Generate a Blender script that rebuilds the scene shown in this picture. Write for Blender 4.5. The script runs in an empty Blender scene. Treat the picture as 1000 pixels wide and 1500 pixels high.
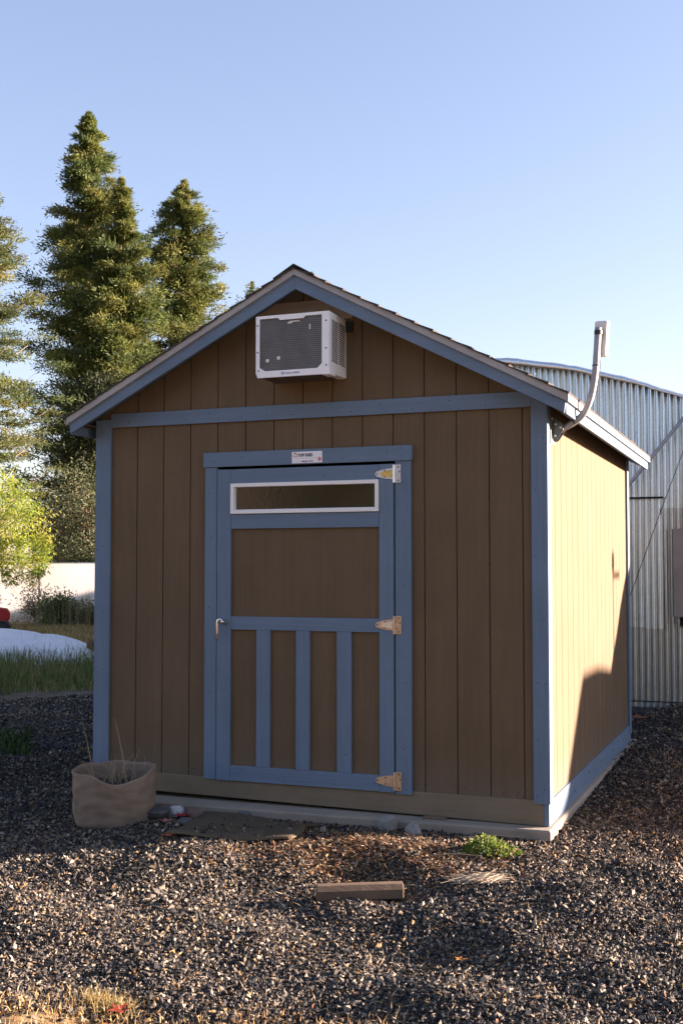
import bpy, math, random
import numpy as np
from mathutils import Vector
random.seed(5)
R = math.radians
sc = bpy.context.scene
COL = sc.collection
ORG = {}
SUN_AZ, SUN_EL = R(30), R(10.5)        # azimuth from +X towards +Y
TAN_EL = math.tan(SUN_EL)

# ------------------------------------------------------------------ materials
def nmat(name):
    m = bpy.data.materials.new(name); m.use_nodes = True
    nt = m.node_tree; b = nt.nodes['Principled BSDF']
    return m, nt, b
def nd(nt, t, **kw):
    n = nt.nodes.new(t)
    for k, v in kw.items():
        if k in n.inputs: n.inputs[k].default_value = v
        else: setattr(n, k, v)
    return n
def coords(nt, scale=(1, 1, 1)):
    tc = nd(nt, 'ShaderNodeTexCoord'); mp = nd(nt, 'ShaderNodeMapping')
    mp.inputs['Scale'].default_value = scale
    nt.links.new(tc.outputs['Object'], mp.inputs['Vector'])
    return mp.outputs['Vector']
def ramp(nt, fac, stops):
    r = nd(nt, 'ShaderNodeValToRGB'); e = r.color_ramp.elements
    while len(e) < len(stops): e.new(0.5)
    for el, (p, c) in zip(e, stops):
        el.position = p; el.color = (*c, 1) if len(c) == 3 else c
    nt.links.new(fac, r.inputs['Fac']); return r.outputs['Color']
def mixc(nt, fac, a, b, mode='MIX'):
    m = nd(nt, 'ShaderNodeMix', data_type='RGBA', blend_type=mode)
    for inp, v in ((m.inputs[0], fac), (m.inputs[6], a), (m.inputs[7], b)):
        if hasattr(v, 'is_linked'): nt.links.new(v, inp)
        elif isinstance(v, (int, float)): inp.default_value = v
        else: inp.default_value = (*v, 1)
    return m.outputs[2]
def noise(nt, vec, scale, detail=6, rough=.6, dist=0):
    n = nd(nt, 'ShaderNodeTexNoise', Scale=scale, Detail=detail, Roughness=rough, Distortion=dist)
    nt.links.new(vec, n.inputs['Vector']); return n.outputs['Fac']
def bump(nt, b, h, strength=.3, dist=.01):
    bp = nd(nt, 'ShaderNodeBump', Strength=strength, Distance=dist)
    nt.links.new(h, bp.inputs['Height']); nt.links.new(bp.outputs['Normal'], b.inputs['Normal'])
def scaled(c, k): return tuple(min(1, x * k) for x in c)

def painted(name, col, axis=2, rough=.55, var=.16, grain=1.0, stain=None, bs=.5, dirt=None):
    """painted timber: fine embossed grain along one axis, faint blotches, chips and dirt"""
    m, nt, b = nmat(name)
    s = [55, 55, 55]; s[axis] = 2.2
    v = coords(nt, s); vv = coords(nt, (1, 1, 1))
    g = noise(nt, v, grain, 6, .65, .6)
    bl = noise(nt, vv, 3.1, 5, .6)
    c = ramp(nt, bl, [(.25, scaled(col, 1 - var)), (.75, scaled(col, 1 + var))])
    stk_ = [7, 7, 7]; stk_[axis] = .35
    sk = noise(nt, coords(nt, stk_), 1.0, 5, .6)
    c = mixc(nt, 1.0, c, ramp(nt, sk, [(.3, (.91, .91, .91)), (.7, (1.08, 1.07, 1.06))]), 'MULTIPLY')
    c2 = mixc(nt, .24, c, ramp(nt, g, [(.3, scaled(col, .72)), (.7, scaled(col, 1.22))]))
    sp = noise(nt, vv, 38, 3, .5)
    fac = ramp(nt, sp, [(.70, (0, 0, 0)), (.76, (.55,) * 3)])
    c3 = mixc(nt, fac, c2, stain or scaled(col, .6))
    if dirt:
        sx = nd(nt, 'ShaderNodeSeparateXYZ'); nt.links.new(vv, sx.inputs[0])
        ad = nd(nt, 'ShaderNodeMath', operation='MULTIPLY_ADD'); nt.links.new(noise(nt, coords(nt, (9, 9, 2)), 1, 5), ad.inputs[0])
        ad.inputs[1].default_value = -.32; nt.links.new(sx.outputs['Z'], ad.inputs[2])
        c3 = mixc(nt, ramp(nt, ad.outputs[0], [(.0, (.38,) * 3), (.2, (0, 0, 0))]), c3, dirt)
    nt.links.new(c3, b.inputs['Base Color']); b.inputs['Roughness'].default_value = rough + .2; b.inputs['Specular IOR Level'].default_value = .18
    bump(nt, b, g, bs, .004)
    return m
def plain(name, col, rough=.5, metal=0, var=.12, scale=8, bs=.1, spec=None):
    m, nt, b = nmat(name); v = coords(nt)
    n = noise(nt, v, scale, 6, .6)
    nt.links.new(ramp(nt, n, [(.25, scaled(col, 1 - var)), (.75, scaled(col, 1 + var))]), b.inputs['Base Color'])
    b.inputs['Roughness'].default_value = rough; b.inputs['Metallic'].default_value = metal
    if spec is not None: b.inputs['Specular IOR Level'].default_value = spec
    bump(nt, b, noise(nt, v, scale * 9, 4), bs, .004)
    return m
def attr_mat(name, rough=.7, trans=0., spec=.3, bs=0):
    """colour of each leaf, blade or stone comes from the mesh"""
    m, nt, b = nmat(name)
    a = nd(nt, 'ShaderNodeAttribute', attribute_name='tint')
    nt.links.new(a.outputs['Color'], b.inputs['Base Color'])
    b.inputs['Roughness'].default_value = rough; b.inputs['Specular IOR Level'].default_value = spec
    if bs:
        v = coords(nt); bump(nt, b, noise(nt, v, 260, 3), bs, .002)
    if trans:
        t = nd(nt, 'ShaderNodeBsdfTranslucent'); nt.links.new(a.outputs['Color'], t.inputs['Color'])
        mx = nd(nt, 'ShaderNodeMixShader'); mx.inputs[0].default_value = trans
        out = nt.nodes['Material Output']
        nt.links.new(b.outputs[0], mx.inputs[1]); nt.links.new(t.outputs[0], mx.inputs[2]); nt.links.new(mx.outputs[0], out.inputs['Surface'])
    return m

BROWN = (.146, .103, .062); BLUE = (.148, .207, .285)
M = {}
M['brown'] = painted('brown_siding_paint', BROWN, 2, .6, .12, 1.0, (.085, .058, .042), 1.0, dirt=(.17, .14, .11))
M['blue_v'] = painted('blue_trim_paint_vertical', BLUE, 2, .5, .1, 1.0, (.06, .08, .11), .9)
M['blue_h'] = painted('blue_trim_paint_horizontal', BLUE, 0, .5, .1, 1.0, (.06, .08, .11), .9)
M['blue_y'] = painted('blue_trim_paint_lengthwise', BLUE, 1, .5, .1, 1.0, (.06, .08, .11), .9)
M['beige_h'] = painted('weathered_drip_strip', (.37, .365, .36), 0, .6, .12, 1, (.25, .22, .2), .4)
M['beige_y'] = painted('weathered_drip_strip_lengthwise', (.37, .365, .36), 1, .6, .12, 1, (.25, .22, .2), .4)
M['skirt'] = painted('raw_treated_timber', (.21, .17, .118), 0, .75, .2, .7, (.12, .1, .08), .6)
M['patchwood'] = painted('light_brown_patch', (.36, .255, .165), 0, .65, .15, .8, (.13, .09, .06), .5)
M['shingle'] = plain('asphalt_shingle', (.05, .042, .038), .9, 0, .4, 30, .8)
M['white'] = plain('white_enamel', (.9, .9, .9), .4, 0, .05, 5, .05)
M['vinyl'] = plain('white_vinyl', (.84, .84, .82), .35, 0, .04, 6, .03)
M['fin'] = plain('dark_condenser_fins', (.12, .12, .12), .55, .3, .25, 12, .2)
M['finline'] = plain('dull_wire', (.28, .265, .24), .5, .4, .2, 20, .1)
M['black'] = plain('black_plastic', (.012, .012, .013), .5, 0, .2, 20, .05)
M['dark'] = plain('dark_void_board', (.012, .01, .009), .9, 0, .2, 5, .1)
M['chrome'] = plain('dull_chrome', (.75, .73, .7), .22, 1, .08, 30, .1)
M['zinc'] = plain('zinc_plate', (.78, .78, .8), .32, .9, .1, 25, .1)
M['gold'] = plain('yellow_passivated_zinc', (.85, .56, .16), .35, .85, .3, 40, .1)
M['tarnish'] = plain('tarnished_zinc', (.62, .46, .33), .42, .7, .3, 45, .15)
M['nail'] = plain('nail_head', (.03, .03, .035), .5, .4, .2, 20, .05)
M['galv'] = plain('galvanised_tube', (.34, .33, .325), .5, .35, .12, 14, .1)
M['plate'] = plain('dark_galvanised_plate', (.16, .165, .15), .5, .7, .2, 18, .1)
M['pvc'] = plain('pale_plastic', (.72, .7, .64), .45, 0, .05, 6, .03)
M['sign'] = plain('sign_enamel', (.86, .86, .87), .35, 0, .04, 8, .02)
M['ink'] = plain('black_ink', (.015, .015, .016), .5, 0, .05, 8, 0)
M['inkred'] = plain('red_ink', (.5, .05, .03), .5, 0, .05, 8, 0)
M['inkblue'] = plain('violet_blue_ink', (.05, .04, .25), .5, 0, .05, 8, 0)
M['inkgrey'] = plain('grey_ink', (.3, .31, .34), .5, 0, .05, 8, 0)
M['logo'] = plain('logo_blue', (.06, .16, .34), .4, 0, .05, 8, 0)
M['bark'] = plain('bark', (.13, .075, .045), .95, 0, .35, 6, .8)
M['barkpale'] = plain('pale_bark', (.3, .22, .15), .9, 0, .3, 6, .6)
M['leaf'] = attr_mat('foliage', .6, .35, .3)
M['thinleaf'] = attr_mat('thin_foliage', .6, .55, .25)
M['blade'] = attr_mat('grass_blade', .7, .3, .2)
M['stone'] = attr_mat('crushed_stone', .75, 0, .22, .4)
M['litter'] = attr_mat('dead_leaf', .75, .2, .2)
M['rubber'] = plain('black_rubber', (.018, .018, .018), .8, 0, .2, 14, .3)
M['red'] = plain('red_bodywork', (.34, .014, .012), .35, 0, .06, 5, .03)
M['concrete'] = None

def concrete():
    m, nt, b = nmat('old_concrete'); v = coords(nt)
    a = noise(nt, v, 2.5, 7, .65); s = noise(nt, v, 60, 4, .6)
    c = ramp(nt, a, [(.25, (.24, .20, .155)), (.7, (.38, .32, .25))])
    c = mixc(nt, ramp(nt, s, [(.62, (0, 0, 0)), (.75, (.6,) * 3)]), c, (.12, .11, .1))
    nt.links.new(c, b.inputs['Base Color']); b.inputs['Roughness'].default_value = .9
    bump(nt, b, noise(nt, v, 45, 6, .7), .5, .008); return m
M['concrete'] = concrete()

def galvanised(name, k=1.0, tint=(.58, .70, .84), rust=.2, flute=True):
    """weathered galvanised sheet: spangle, streaks down the flutes, a little rust"""
    m, nt, b = nmat(name); v = coords(nt); vs = coords(nt, (16, 16, .7))
    sp = nd(nt, 'ShaderNodeTexVoronoi', Scale=60); nt.links.new(v, sp.inputs['Vector'])
    base = ramp(nt, sp.outputs['Distance'], [(0, scaled(tint, .8 * k)), (.8, scaled(tint, 1.1 * k))])
    st = noise(nt, vs, 1.0, 6, .65)
    base = mixc(nt, ramp(nt, st, [(.35, (0, 0, 0)), (.75, (.6,) * 3)]), base, scaled((.6, .57, .44), k))
    if flute:      # ochre painted on one flank of every flute, imitating its warm reflection
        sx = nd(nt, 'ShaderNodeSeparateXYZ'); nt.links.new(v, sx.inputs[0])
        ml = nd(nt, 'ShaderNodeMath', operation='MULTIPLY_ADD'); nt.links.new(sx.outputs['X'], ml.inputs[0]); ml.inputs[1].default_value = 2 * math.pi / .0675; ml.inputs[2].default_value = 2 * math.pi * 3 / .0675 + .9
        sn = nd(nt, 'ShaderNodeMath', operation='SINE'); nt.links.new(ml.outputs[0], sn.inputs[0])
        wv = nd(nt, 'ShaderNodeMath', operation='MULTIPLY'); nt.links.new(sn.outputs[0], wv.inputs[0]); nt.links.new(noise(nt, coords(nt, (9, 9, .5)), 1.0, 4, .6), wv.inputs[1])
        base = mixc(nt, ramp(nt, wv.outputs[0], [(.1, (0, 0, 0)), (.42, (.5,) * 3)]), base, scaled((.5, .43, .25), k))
    ru = noise(nt, coords(nt, (3, 3, .8)), 2.0, 8, .7)
    rf = ramp(nt, ru, [(.60, (0, 0, 0)), (.72, (rust,) * 3)])
    base = mixc(nt, rf, base, (.2, .105, .055))
    nt.links.new(base, b.inputs['Base Color'])
    mt = ramp(nt, ru, [(.60, (.97,) * 3), (.74, (.4,) * 3)]); nt.links.new(mt, b.inputs['Metallic'])
    nt.links.new(ramp(nt, st, [(.2, (.27,) * 3), (.8, (.42,) * 3)]), b.inputs['Roughness'])
    bump(nt, b, noise(nt, v, 7, 5, .6), .25, .012); return m
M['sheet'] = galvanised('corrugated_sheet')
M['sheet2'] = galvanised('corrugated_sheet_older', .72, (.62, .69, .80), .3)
M['flash'] = galvanised('dented_flashing', 1.1, (.75, .77, .8), .15, False)
M['weather'] = painted('weathered_grey_board', (.33, .285, .25), 2, .85, .25, .6, (.08, .06, .05), .8)
M['plank'] = painted('weathered_reddish_timber', (.155, .112, .08), 0, .85, .25, .8, (.07, .05, .04), .9)
M['stake'] = painted('brown_stake', (.16, .09, .05), 2, .85, .25, .8, (.07, .05, .04), .7)

def fabric(name, col, bs=.5):
    m, nt, b = nmat(name); v = coords(nt); vh = coords(nt, (3, 3, 16))
    a = noise(nt, vh, 1.2, 6, .65); st = noise(nt, v, 5, 6, .6)
    c = ramp(nt, a, [(.25, scaled(col, .78)), (.75, scaled(col, 1.15))])
    c = mixc(nt, ramp(nt, st, [(.5, (0, 0, 0)), (.75, (.6,) * 3)]), c, scaled(col, .45))
    nt.links.new(c, b.inputs['Base Color']); b.inputs['Roughness'].default_value = .95
    b.inputs['Specular IOR Level'].default_value = .15
    bump(nt, b, noise(nt, v, 260, 3, .5), bs, .003); return m
M['felt'] = fabric('tan_felt', (.26, .20, .15), 1.0)
M['coir'] = fabric('dark_coir', (.115, .088, .058), 1.0)
M['soil'] = plain('potting_soil', (.045, .035, .03), .95, 0, .5, 25, 1.0)
def sheet_white(name, col):
    m, nt, b = nmat(name); v = coords(nt)
    n = noise(nt, v, 1.3, 5, .6); nt.links.new(ramp(nt, n, [(.3, scaled(col, .88)), (.7, col)]), b.inputs['Base Color'])
    b.inputs['Roughness'].default_value = .5; bump(nt, b, noise(nt, coords(nt, (2, 5, 2)), 2.2, 4, .6), 1.0, .1); return m
M['tarp'] = sheet_white('white_tarpaulin', (.72, .73, .76))
def screen_fabric():
    m, nt, b = nmat('white_privacy_fabric'); v = coords(nt)
    n = noise(nt, v, 1.6, 5, .6)
    nt.links.new(ramp(nt, n, [(.3, (.7, .7, .69)), (.7, (.82, .82, .81))]), b.inputs['Base Color'])
    b.inputs['Roughness'].default_value = .8
    ck = nd(nt, 'ShaderNodeTexWave', Scale=9, Distortion=.4); ck.bands_direction = 'DIAGONAL'
    nt.links.new(v, ck.inputs['Vector']); bump(nt, b, ck.outputs['Fac'], .3, .02)
    t = nd(nt, 'ShaderNodeBsdfTranslucent', Color=(.85, .84, .82, 1)); mx = nd(nt, 'ShaderNodeMixShader'); mx.inputs[0].default_value = .5
    nt.links.new(b.outputs[0], mx.inputs[1]); nt.links.new(t.outputs[0], mx.inputs[2]); nt.links.new(mx.outputs[0], nt.nodes['Material Output'].inputs['Surface']); return m
M['screen'] = screen_fabric()
def pane_glass():
    m, nt, b = nmat('obscure_glass'); v = coords(nt)
    b.inputs['Base Color'].default_value = (.03, .022, .014, 1); b.inputs['Roughness'].default_value = .06
    b.inputs['IOR'].default_value = 2.0; b.inputs['Specular IOR Level'].default_value = .9
    bump(nt, b, noise(nt, v, 42, 3, .5), .05, .01); return m
M['glass'] = pane_glass()
M['stucco'] = plain('tan_stucco', (.42, .31, .19), .9, 0, .1, 3, .4)
M['roofbrown'] = plain('brown_roof', (.1, .07, .05), .9, 0, .3, 10, .5)
M['darkglass'] = plain('dark_window_pane', (.02, .022, .025), .1, 0, .1, 4, 0)

def ground_mat():
    m, nt, b = nmat('yard_ground'); v = coords(nt)
    sx = nd(nt, 'ShaderNodeSeparateXYZ'); nt.links.new(v, sx.inputs[0])
    def math_(op, a, bb, c=None):
        n = nd(nt, 'ShaderNodeMath', operation=op)
        for i, q in enumerate((a, bb, c)):
            if q is None: continue
            if hasattr(q, 'is_linked'): nt.links.new(q, n.inputs[i])
            else: n.inputs[i].default_value = q
        return n.outputs[0]
    x, y = sx.outputs['X'], sx.outputs['Y']
    wob = math_('MULTIPLY_ADD', noise(nt, v, 1.1, 6, .65), 1.6, -.8)
    grav = ramp(nt, noise(nt, v, 34, 5, .75), [(.3, (.008, .008, .009)), (.55, (.022, .022, .024)), (.72, (.07, .065, .06))])
    dirt = ramp(nt, noise(nt, v, 9, 8, .7), [(.3, (.06, .045, .03)), (.7, (.17, .125, .08))])
    dry = ramp(nt, noise(nt, v, 14, 8, .7), [(.3, (.13, .085, .04)), (.7, (.34, .24, .11))])
    far = math_('ADD', math_('SUBTRACT', math_('SUBTRACT', y, math_('MULTIPLY', x, .38)), 6.75), wob)
    near = math_('ADD', math_('ADD', math_('SUBTRACT', y, math_('MULTIPLY', x, .39)), 4.02), math_('MULTIPLY', wob, .35))
    c = mixc(nt, ramp(nt, far, [(.0, (0, 0, 0)), (.35, (1, 1, 1))]), grav, dirt)
    far2 = math_('ADD', math_('SUBTRACT', math_('SUBTRACT', y, math_('MULTIPLY', x, .6)), 20.), wob)
    c = mixc(nt, ramp(nt, far2, [(0, (0, 0, 0)), (1, (1, 1, 1))]), c, dry)
    c = mixc(nt, ramp(nt, near, [(.0, (1, 1, 1)), (.25, (0, 0, 0))]), c, dry)
    nt.links.new(c, b.inputs['Base Color']); b.inputs['Roughness'].default_value = .9
    bump(nt, b, noise(nt, v, 40, 6, .75), 1.0, .03)
    return m
M['ground'] = ground_mat()

# ------------------------------------------------------------------ mesh helpers
class MB:
    def __init__(s): s.v = []; s.f = []; s.m = []; s.k = 0
    def add(s, vs, fs):
        o = len(s.v); s.v += [tuple(p) for p in vs]
        for f in fs: s.f.append(tuple(i + o for i in f)); s.m.append(s.k)
        return s
    def box(s, x0, x1, y0, y1, z0, z1):
        vs = [(x, y, z) for z in (z0, z1) for y in (y0, y1) for x in (x0, x1)]
        return s.add(vs, [(0, 2, 3, 1), (4, 5, 7, 6), (0, 1, 5, 4), (2, 6, 7, 3), (0, 4, 6, 2), (1, 3, 7, 5)])
    def prism(s, poly, axis, a, b):
        """polygon in the plane across an axis, extruded a..b (axis 0: (y,z), 1: (x,z), 2: (x,y))"""
        def P(p, t): return {0: (t, p[0], p[1]), 1: (p[0], t, p[1]), 2: (p[0], p[1], t)}[axis]
        n = len(poly); vs = [P(p, a) for p in poly] + [P(p, b) for p in poly]
        return s.add(vs, [tuple(range(n)), tuple(range(2 * n - 1, n - 1, -1))] + [(i, i + n, (i + 1) % n + n, (i + 1) % n) for i in range(n)])
    def tube(s, pts, r, seg=10, cap=True):
        pts = [Vector(p) for p in pts]; n = len(pts)
        rs = r if isinstance(r, (list, tuple)) else [r] * n
        o = len(s.v); ref = None
        for i, p in enumerate(pts):
            d = (pts[min(i + 1, n - 1)] - pts[max(i - 1, 0)]).normalized()
            if ref is None: ref = d.orthogonal().normalized()
            ref = (ref - d * ref.dot(d)).normalized(); u = d.cross(ref)
            for k in range(seg):
                a = 2 * math.pi * k / seg
                s.v.append(tuple(p + (ref * math.cos(a) + u * math.sin(a)) * rs[i]))
        for i in range(n - 1):
            for k in range(seg):
                s.f.append((o + i * seg + k, o + i * seg + (k + 1) % seg, o + (i + 1) * seg + (k + 1) % seg, o + (i + 1) * seg + k)); s.m.append(s.k)
        if cap:
            s.f.append(tuple(o + k for k in reversed(range(seg)))); s.m.append(s.k)
            s.f.append(tuple(o + (n - 1) * seg + k for k in range(seg))); s.m.append(s.k)
        return s
    def lathe(s, prof, c, seg=24, axis=2):
        o = len(s.v)
        for r, h in prof:
            for k in range(seg):
                a = 2 * math.pi * k / seg; p = [c[0], c[1], c[2]]
                i, j = [(1, 2), (2, 0), (0, 1)][axis]
                p[i] += r * math.cos(a); p[j] += r * math.sin(a); p[axis] += h
                s.v.append(tuple(p))
        for i in range(len(prof) - 1):
            for k in range(seg):
                s.f.append((o + i * seg + k, o + i * seg + (k + 1) % seg, o + (i + 1) * seg + (k + 1) % seg, o + (i + 1) * seg + k)); s.m.append(s.k)
        s.f.append(tuple(o + k for k in reversed(range(seg)))); s.m.append(s.k)
        s.f.append(tuple(o + (len(prof) - 1) * seg + k for k in range(seg))); s.m.append(s.k)
        return s
    def build(s, name, mats, parent=None, base=None, bevel=0, smooth=False):
        org = ORG[parent.name] if parent else Vector(base or (0, 0, 0))
        me = bpy.data.meshes.new(name)
        me.from_pydata([(p[0] - org.x, p[1] - org.y, p[2] - org.z) for p in s.v], [], s.f)
        for m in (mats if isinstance(mats, (list, tuple)) else [mats]): me.materials.append(m)
        me.polygons.foreach_set('material_index', s.m)
        if smooth: me.polygons.foreach_set('use_smooth', [True] * len(s.f))
        me.update()
        o = bpy.data.objects.new(name, me); COL.objects.link(o); ORG[o.name] = org
        if parent: o.parent = parent
        else: o.location = org
        if bevel:
            b = o.modifiers.new('soft_edges', 'BEVEL'); b.width = bevel; b.segments = 2; b.limit_method = 'ANGLE'; b.angle_limit = R(40)
        return o
def tag(o, label=None, cat=None, group=None, kind=None):
    for k, v in (('label', label), ('category', cat), ('group', group), ('kind', kind)):
        if v: o[k] = v
    return o
def thing(name, label, cat, loc=(0, 0, 0), group=None):
    o = bpy.data.objects.new(name, None); COL.objects.link(o); o.location = loc; o.empty_display_size = .2
    ORG[o.name] = Vector(loc)
    return tag(o, label, cat, group)
def npmesh(name, V, F, mat, parent=None, base=(0, 0, 0), tint=None, smooth=False):
    """V (n,3), F (m,k) arrays; tint (m,3) per face"""
    org = ORG[parent.name] if parent else Vector(base)
    V = np.asarray(V, np.float32) - np.array(org, np.float32); F = np.asarray(F, np.int32); k = F.shape[1]
    me = bpy.data.meshes.new(name)
    me.vertices.add(len(V)); me.vertices.foreach_set('co', V.ravel())
    me.loops.add(F.size); me.loops.foreach_set('vertex_index', F.ravel())
    me.polygons.add(len(F)); me.polygons.foreach_set('loop_start', np.arange(0, F.size, k, dtype=np.int32))
    me.materials.append(mat)
    me.polygons.foreach_set('use_smooth', np.full(len(F), smooth))
    if tint is not None:
        a = me.attributes.new('tint', 'FLOAT_COLOR', 'FACE')
        a.data.foreach_set('color', np.concatenate([tint, np.ones((len(tint), 1))], 1).astype(np.float32).ravel())
    me.update(calc_edges=True); me.validate()
    o = bpy.data.objects.new(name, me); COL.objects.link(o); ORG[o.name] = org
    if parent: o.parent = parent
    else: o.location = org
    return o
def unit(a): return a / np.maximum(np.linalg.norm(a, axis=-1, keepdims=True), 1e-9)
def leaves(P, D, N, L, Wd):
    """diamond leaves: base P, direction D, face normal about N, length L, width Wd"""
    D = unit(D); S = unit(np.cross(D, N)); L = L[:, None]; Wd = Wd[:, None]
    Nn = unit(np.cross(S, D))
    mid = P + D * L * .45 + Nn * L * .06
    V = np.stack([P, mid + S * Wd * .5, P + D * L, mid - S * Wd * .5], 1).reshape(-1, 3)
    return V, np.arange(len(V), dtype=np.int32).reshape(-1, 4)
def shades(rng, n, cols, jit=.18):
    c = np.array(cols)[rng.integers(0, len(cols), n)]
    return np.clip(c * (1 + jit * rng.standard_normal((n, 1))), .004, .9)

# ------------------------------------------------------------------ ground
WAVES = []
_wr = random.Random(31)
for _ in range(22):
    _l = .35 * 7 ** _wr.random(); _a = _wr.uniform(0, math.pi)
    WAVES.append((2 * math.pi / _l * math.cos(_a), 2 * math.pi / _l * math.sin(_a), _wr.uniform(0, 6.28), .0062 * _l ** .8))
def hgt(x, y):
    x = np.asarray(x, float); y = np.asarray(y, float)
    h = np.zeros(np.broadcast(x, y).shape)
    for kx, ky, p, a in WAVES: h = h + a * np.sin(kx * x + ky * y + p)
    dx = np.maximum(np.maximum(-.05 - x, x - 3.15), 0); dy = np.maximum(np.maximum(-.12 - y, y - 3.75), 0)
    d = np.hypot(dx, dy); h = h * np.clip(d / .9, 0.05, 1)
    far = np.clip((np.hypot(x - 3, y + 2) - 9) / 8, 0, 1); h = h * (1 - .6 * far)
    rise = np.clip((x - 2.9) / .3, 0, 1) * np.clip((y - .1) / 2.6, 0, 1) * .075
    mound = .045 * np.exp(-(((x - 2.3) / .7) ** 2 + ((y + .75) / .42) ** 2))
    return h + rise + mound + .03
def ground():
    xs = np.concatenate([[-600, -300, -150, -80, -50, -36, -28, -22, -18, -15, -12, -10, -8, -6.5, -5.5], np.arange(-5, 6.01, .07), [7, 8, 10, 13, 18, 30, 60, 150, 600]])
    ys = np.concatenate([[-600, -200, -80, -40, -25, -16, -11, -8, -6.5], np.arange(-5.6, 7.01, .07), [8, 9, 10, 12, 14, 17, 20, 25, 32, 45, 70, 120, 250, 700]])
    X, Y = np.meshgrid(xs, ys); Z = hgt(X, Y)
    V = np.stack([X, Y, Z], -1).reshape(-1, 3); nx, ny = len(xs), len(ys)
    i = np.arange((ny - 1) * (nx - 1)); a = (i // (nx - 1)) * nx + i % (nx - 1)
    o = npmesh('ground', V, np.stack([a, a + 1, a + nx + 1, a + nx], 1), M['ground'], smooth=True)
    tag(o, kind='structure')
ground()

# ------------------------------------------------------------------ shed
XL, XR, XM, YB = -.0, 3.075, 1.5445, 3.66
APEX, EAVE, XE = 3.505, 2.62, 3.25           # roof top line: ridge and eave heights, eave x
SL = (APEX - EAVE) / (XE - XM)
def roof(x): return APEX - SL * abs(x - XM)
shed = thing('garden_shed', 'brown timber shed with blue trim, gable roof and a blue framed door', 'shed', (XM, 1.83, .1))
ZS = .238
def siding_front(y, parent, name, gaps=True):
    b = MB(); edges = [XL] + [.299 + .2032 * k for k in range(14)] + [XR]
    cuts = sorted(set(edges + [.924 - .006, 2.136 + .004, XM]))
    for yy0, yy1, g in ((y, y + .012, .0035), (y + .0121, y + .018, 0.0)):
        for a, c in zip(cuts[:-1], cuts[1:]):
            ga = g if any(abs(a - e) < 1e-6 for e in edges) else 0
            gc = g if any(abs(c - e) < 1e-6 for e in edges) else 0
            x0, x1 = a + ga, c - gc
            if x1 - x0 < .004: continue
            zb = ZS
            if name == 'front_wall' and x0 > .917 and x1 < 2.141: zb = 2.275
            b.prism([(x0, zb), (x1, zb), (x1, roof(x1) - .062), (x0, roof(x0) - .062)], 1, yy0, yy1)
    if name == 'front_wall':
        b.k = 1
        for x in (2.5, 2.62, 2.78, 2.9, 2.97, .2, .4, .55, .75, 2.35):
            for z in (.262, .27):
                b.lathe([(.004, 0), (.003, -.0015)], (x + random.uniform(-.04, .04), y, z + random.uniform(-.008, .03)), 6, 1)
        for z in (.62, .9, 1.25, 1.7, 2.1): b.lathe([(.005, 0), (.004, -.0015)], (2.73, y, z + random.uniform(-.1, .1)), 6, 1)
    return b.build(name, [M['brown'], M['nail']], parent, bevel=0)
siding_front(0, shed, 'front_wall')
siding_front(YB - .018, shed, 'back_wall')
def siding_side(x0, x1, name, mat):
    b = MB(); ed = [0.02] + [.1 + .2032 * k for k in range(1, 18)] + [YB - .02]
    out, inn = x0, x1
    d = .012 if inn > out else -.012
    for a, c in zip(ed[:-1], ed[1:]): b.box(min(out, out + d), max(out, out + d), a + .0035, c - .0035, ZS, 2.66)
    b.box(min(out + d * 1.01, inn), max(out + d * 1.01, inn), .02, YB - .02, ZS, 2.66)
    return b.build(name, mat, shed)
siding_side(XR, XR - .018, 'side_wall', M['brown'])
siding_side(XL, XL + .018, 'side_wall', M['brown'])
def nails(b, pts, y):
    b.k = 1
    for x, z in pts: b.lathe([(.0045, 0), (.003, -.0012)], (x, y, z), 6, 1)
    b.k = 0
# corner boards (front, back, and the returns on the sides)
def corner(x0, x1, y0, y1, zb, zt, nn=True):
    b = MB().box(x0, x1, y0, y1, zb, zt)
    if nn: nails(b, [(x0 + .02 + .05 * (i % 2) + random.uniform(-.006, .006), z + random.uniform(-.03, .03)) for i, z in enumerate((.3, .33, .62, .9, .94, 1.3, 1.7, 1.74, 2.1, 2.4))], y0)
    return b.build('corner_board', [M['blue_v'], M['nail']], shed, bevel=.003)
corner(-.018, .1, -.021, -.0005, .18, 2.62); corner(2.997, 3.0945, -.021, -.0005, .228, 2.62)
corner(XR + .0005, 3.094, 0, .085, .232, 2.6, False); corner(XR + .0005, 3.094, YB - .085, YB + .02, .16, 2.6, False)
corner(-.0195, -.0005, 0, .085, .18, 2.6, False); corner(-.0195, -.0005, YB - .085, YB + .02, .18, 2.6, False)
b = MB().box(.101, 2.996, -.0205, -.0005, 2.566, 2.659)
nails(b, [(.2032 * k + .25 + random.uniform(-.03, .03), 2.59 + .04 * (k % 2)) for k in range(13)], -.0205)
b.build('frieze_board', [M['blue_h'], M['nail']], shed, bevel=.003)
# skirting
b = MB(); b.prism([(.0, .134), (3.055, .098), (3.055, .245), (.0, .245)], 1, -.012, .03)
b.build('skirt_board', M['skirt'], shed, bevel=.004)
b = MB().box(3.056, 3.086, -.012, YB + .01, .098, .2365)
b.k = 1
for y in (.28, .85, 1.42, 1.98, 2.6, 3.2): b.lathe([(.011, 0), (.011, .002)], (3.0855, y, .165 + random.uniform(-.01, .02)), 10, 0)
b.build('skirt_board', [M['blue_y'], M['nail']], shed, bevel=.003)
MB().box(-.012, .03, .0, YB, .098, .2365).build('skirt_board', M['blue_y'], shed, bevel=.003)
MB().box(.03, 3.056, YB - .03, YB + .01, .1, .2365).build('skirt_board', M['blue_h'], shed, bevel=.003)
MB().box(.035, 3.05, .035, YB - .035, .15, .225).build('shed_floor', M['skirt'], shed)
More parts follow.
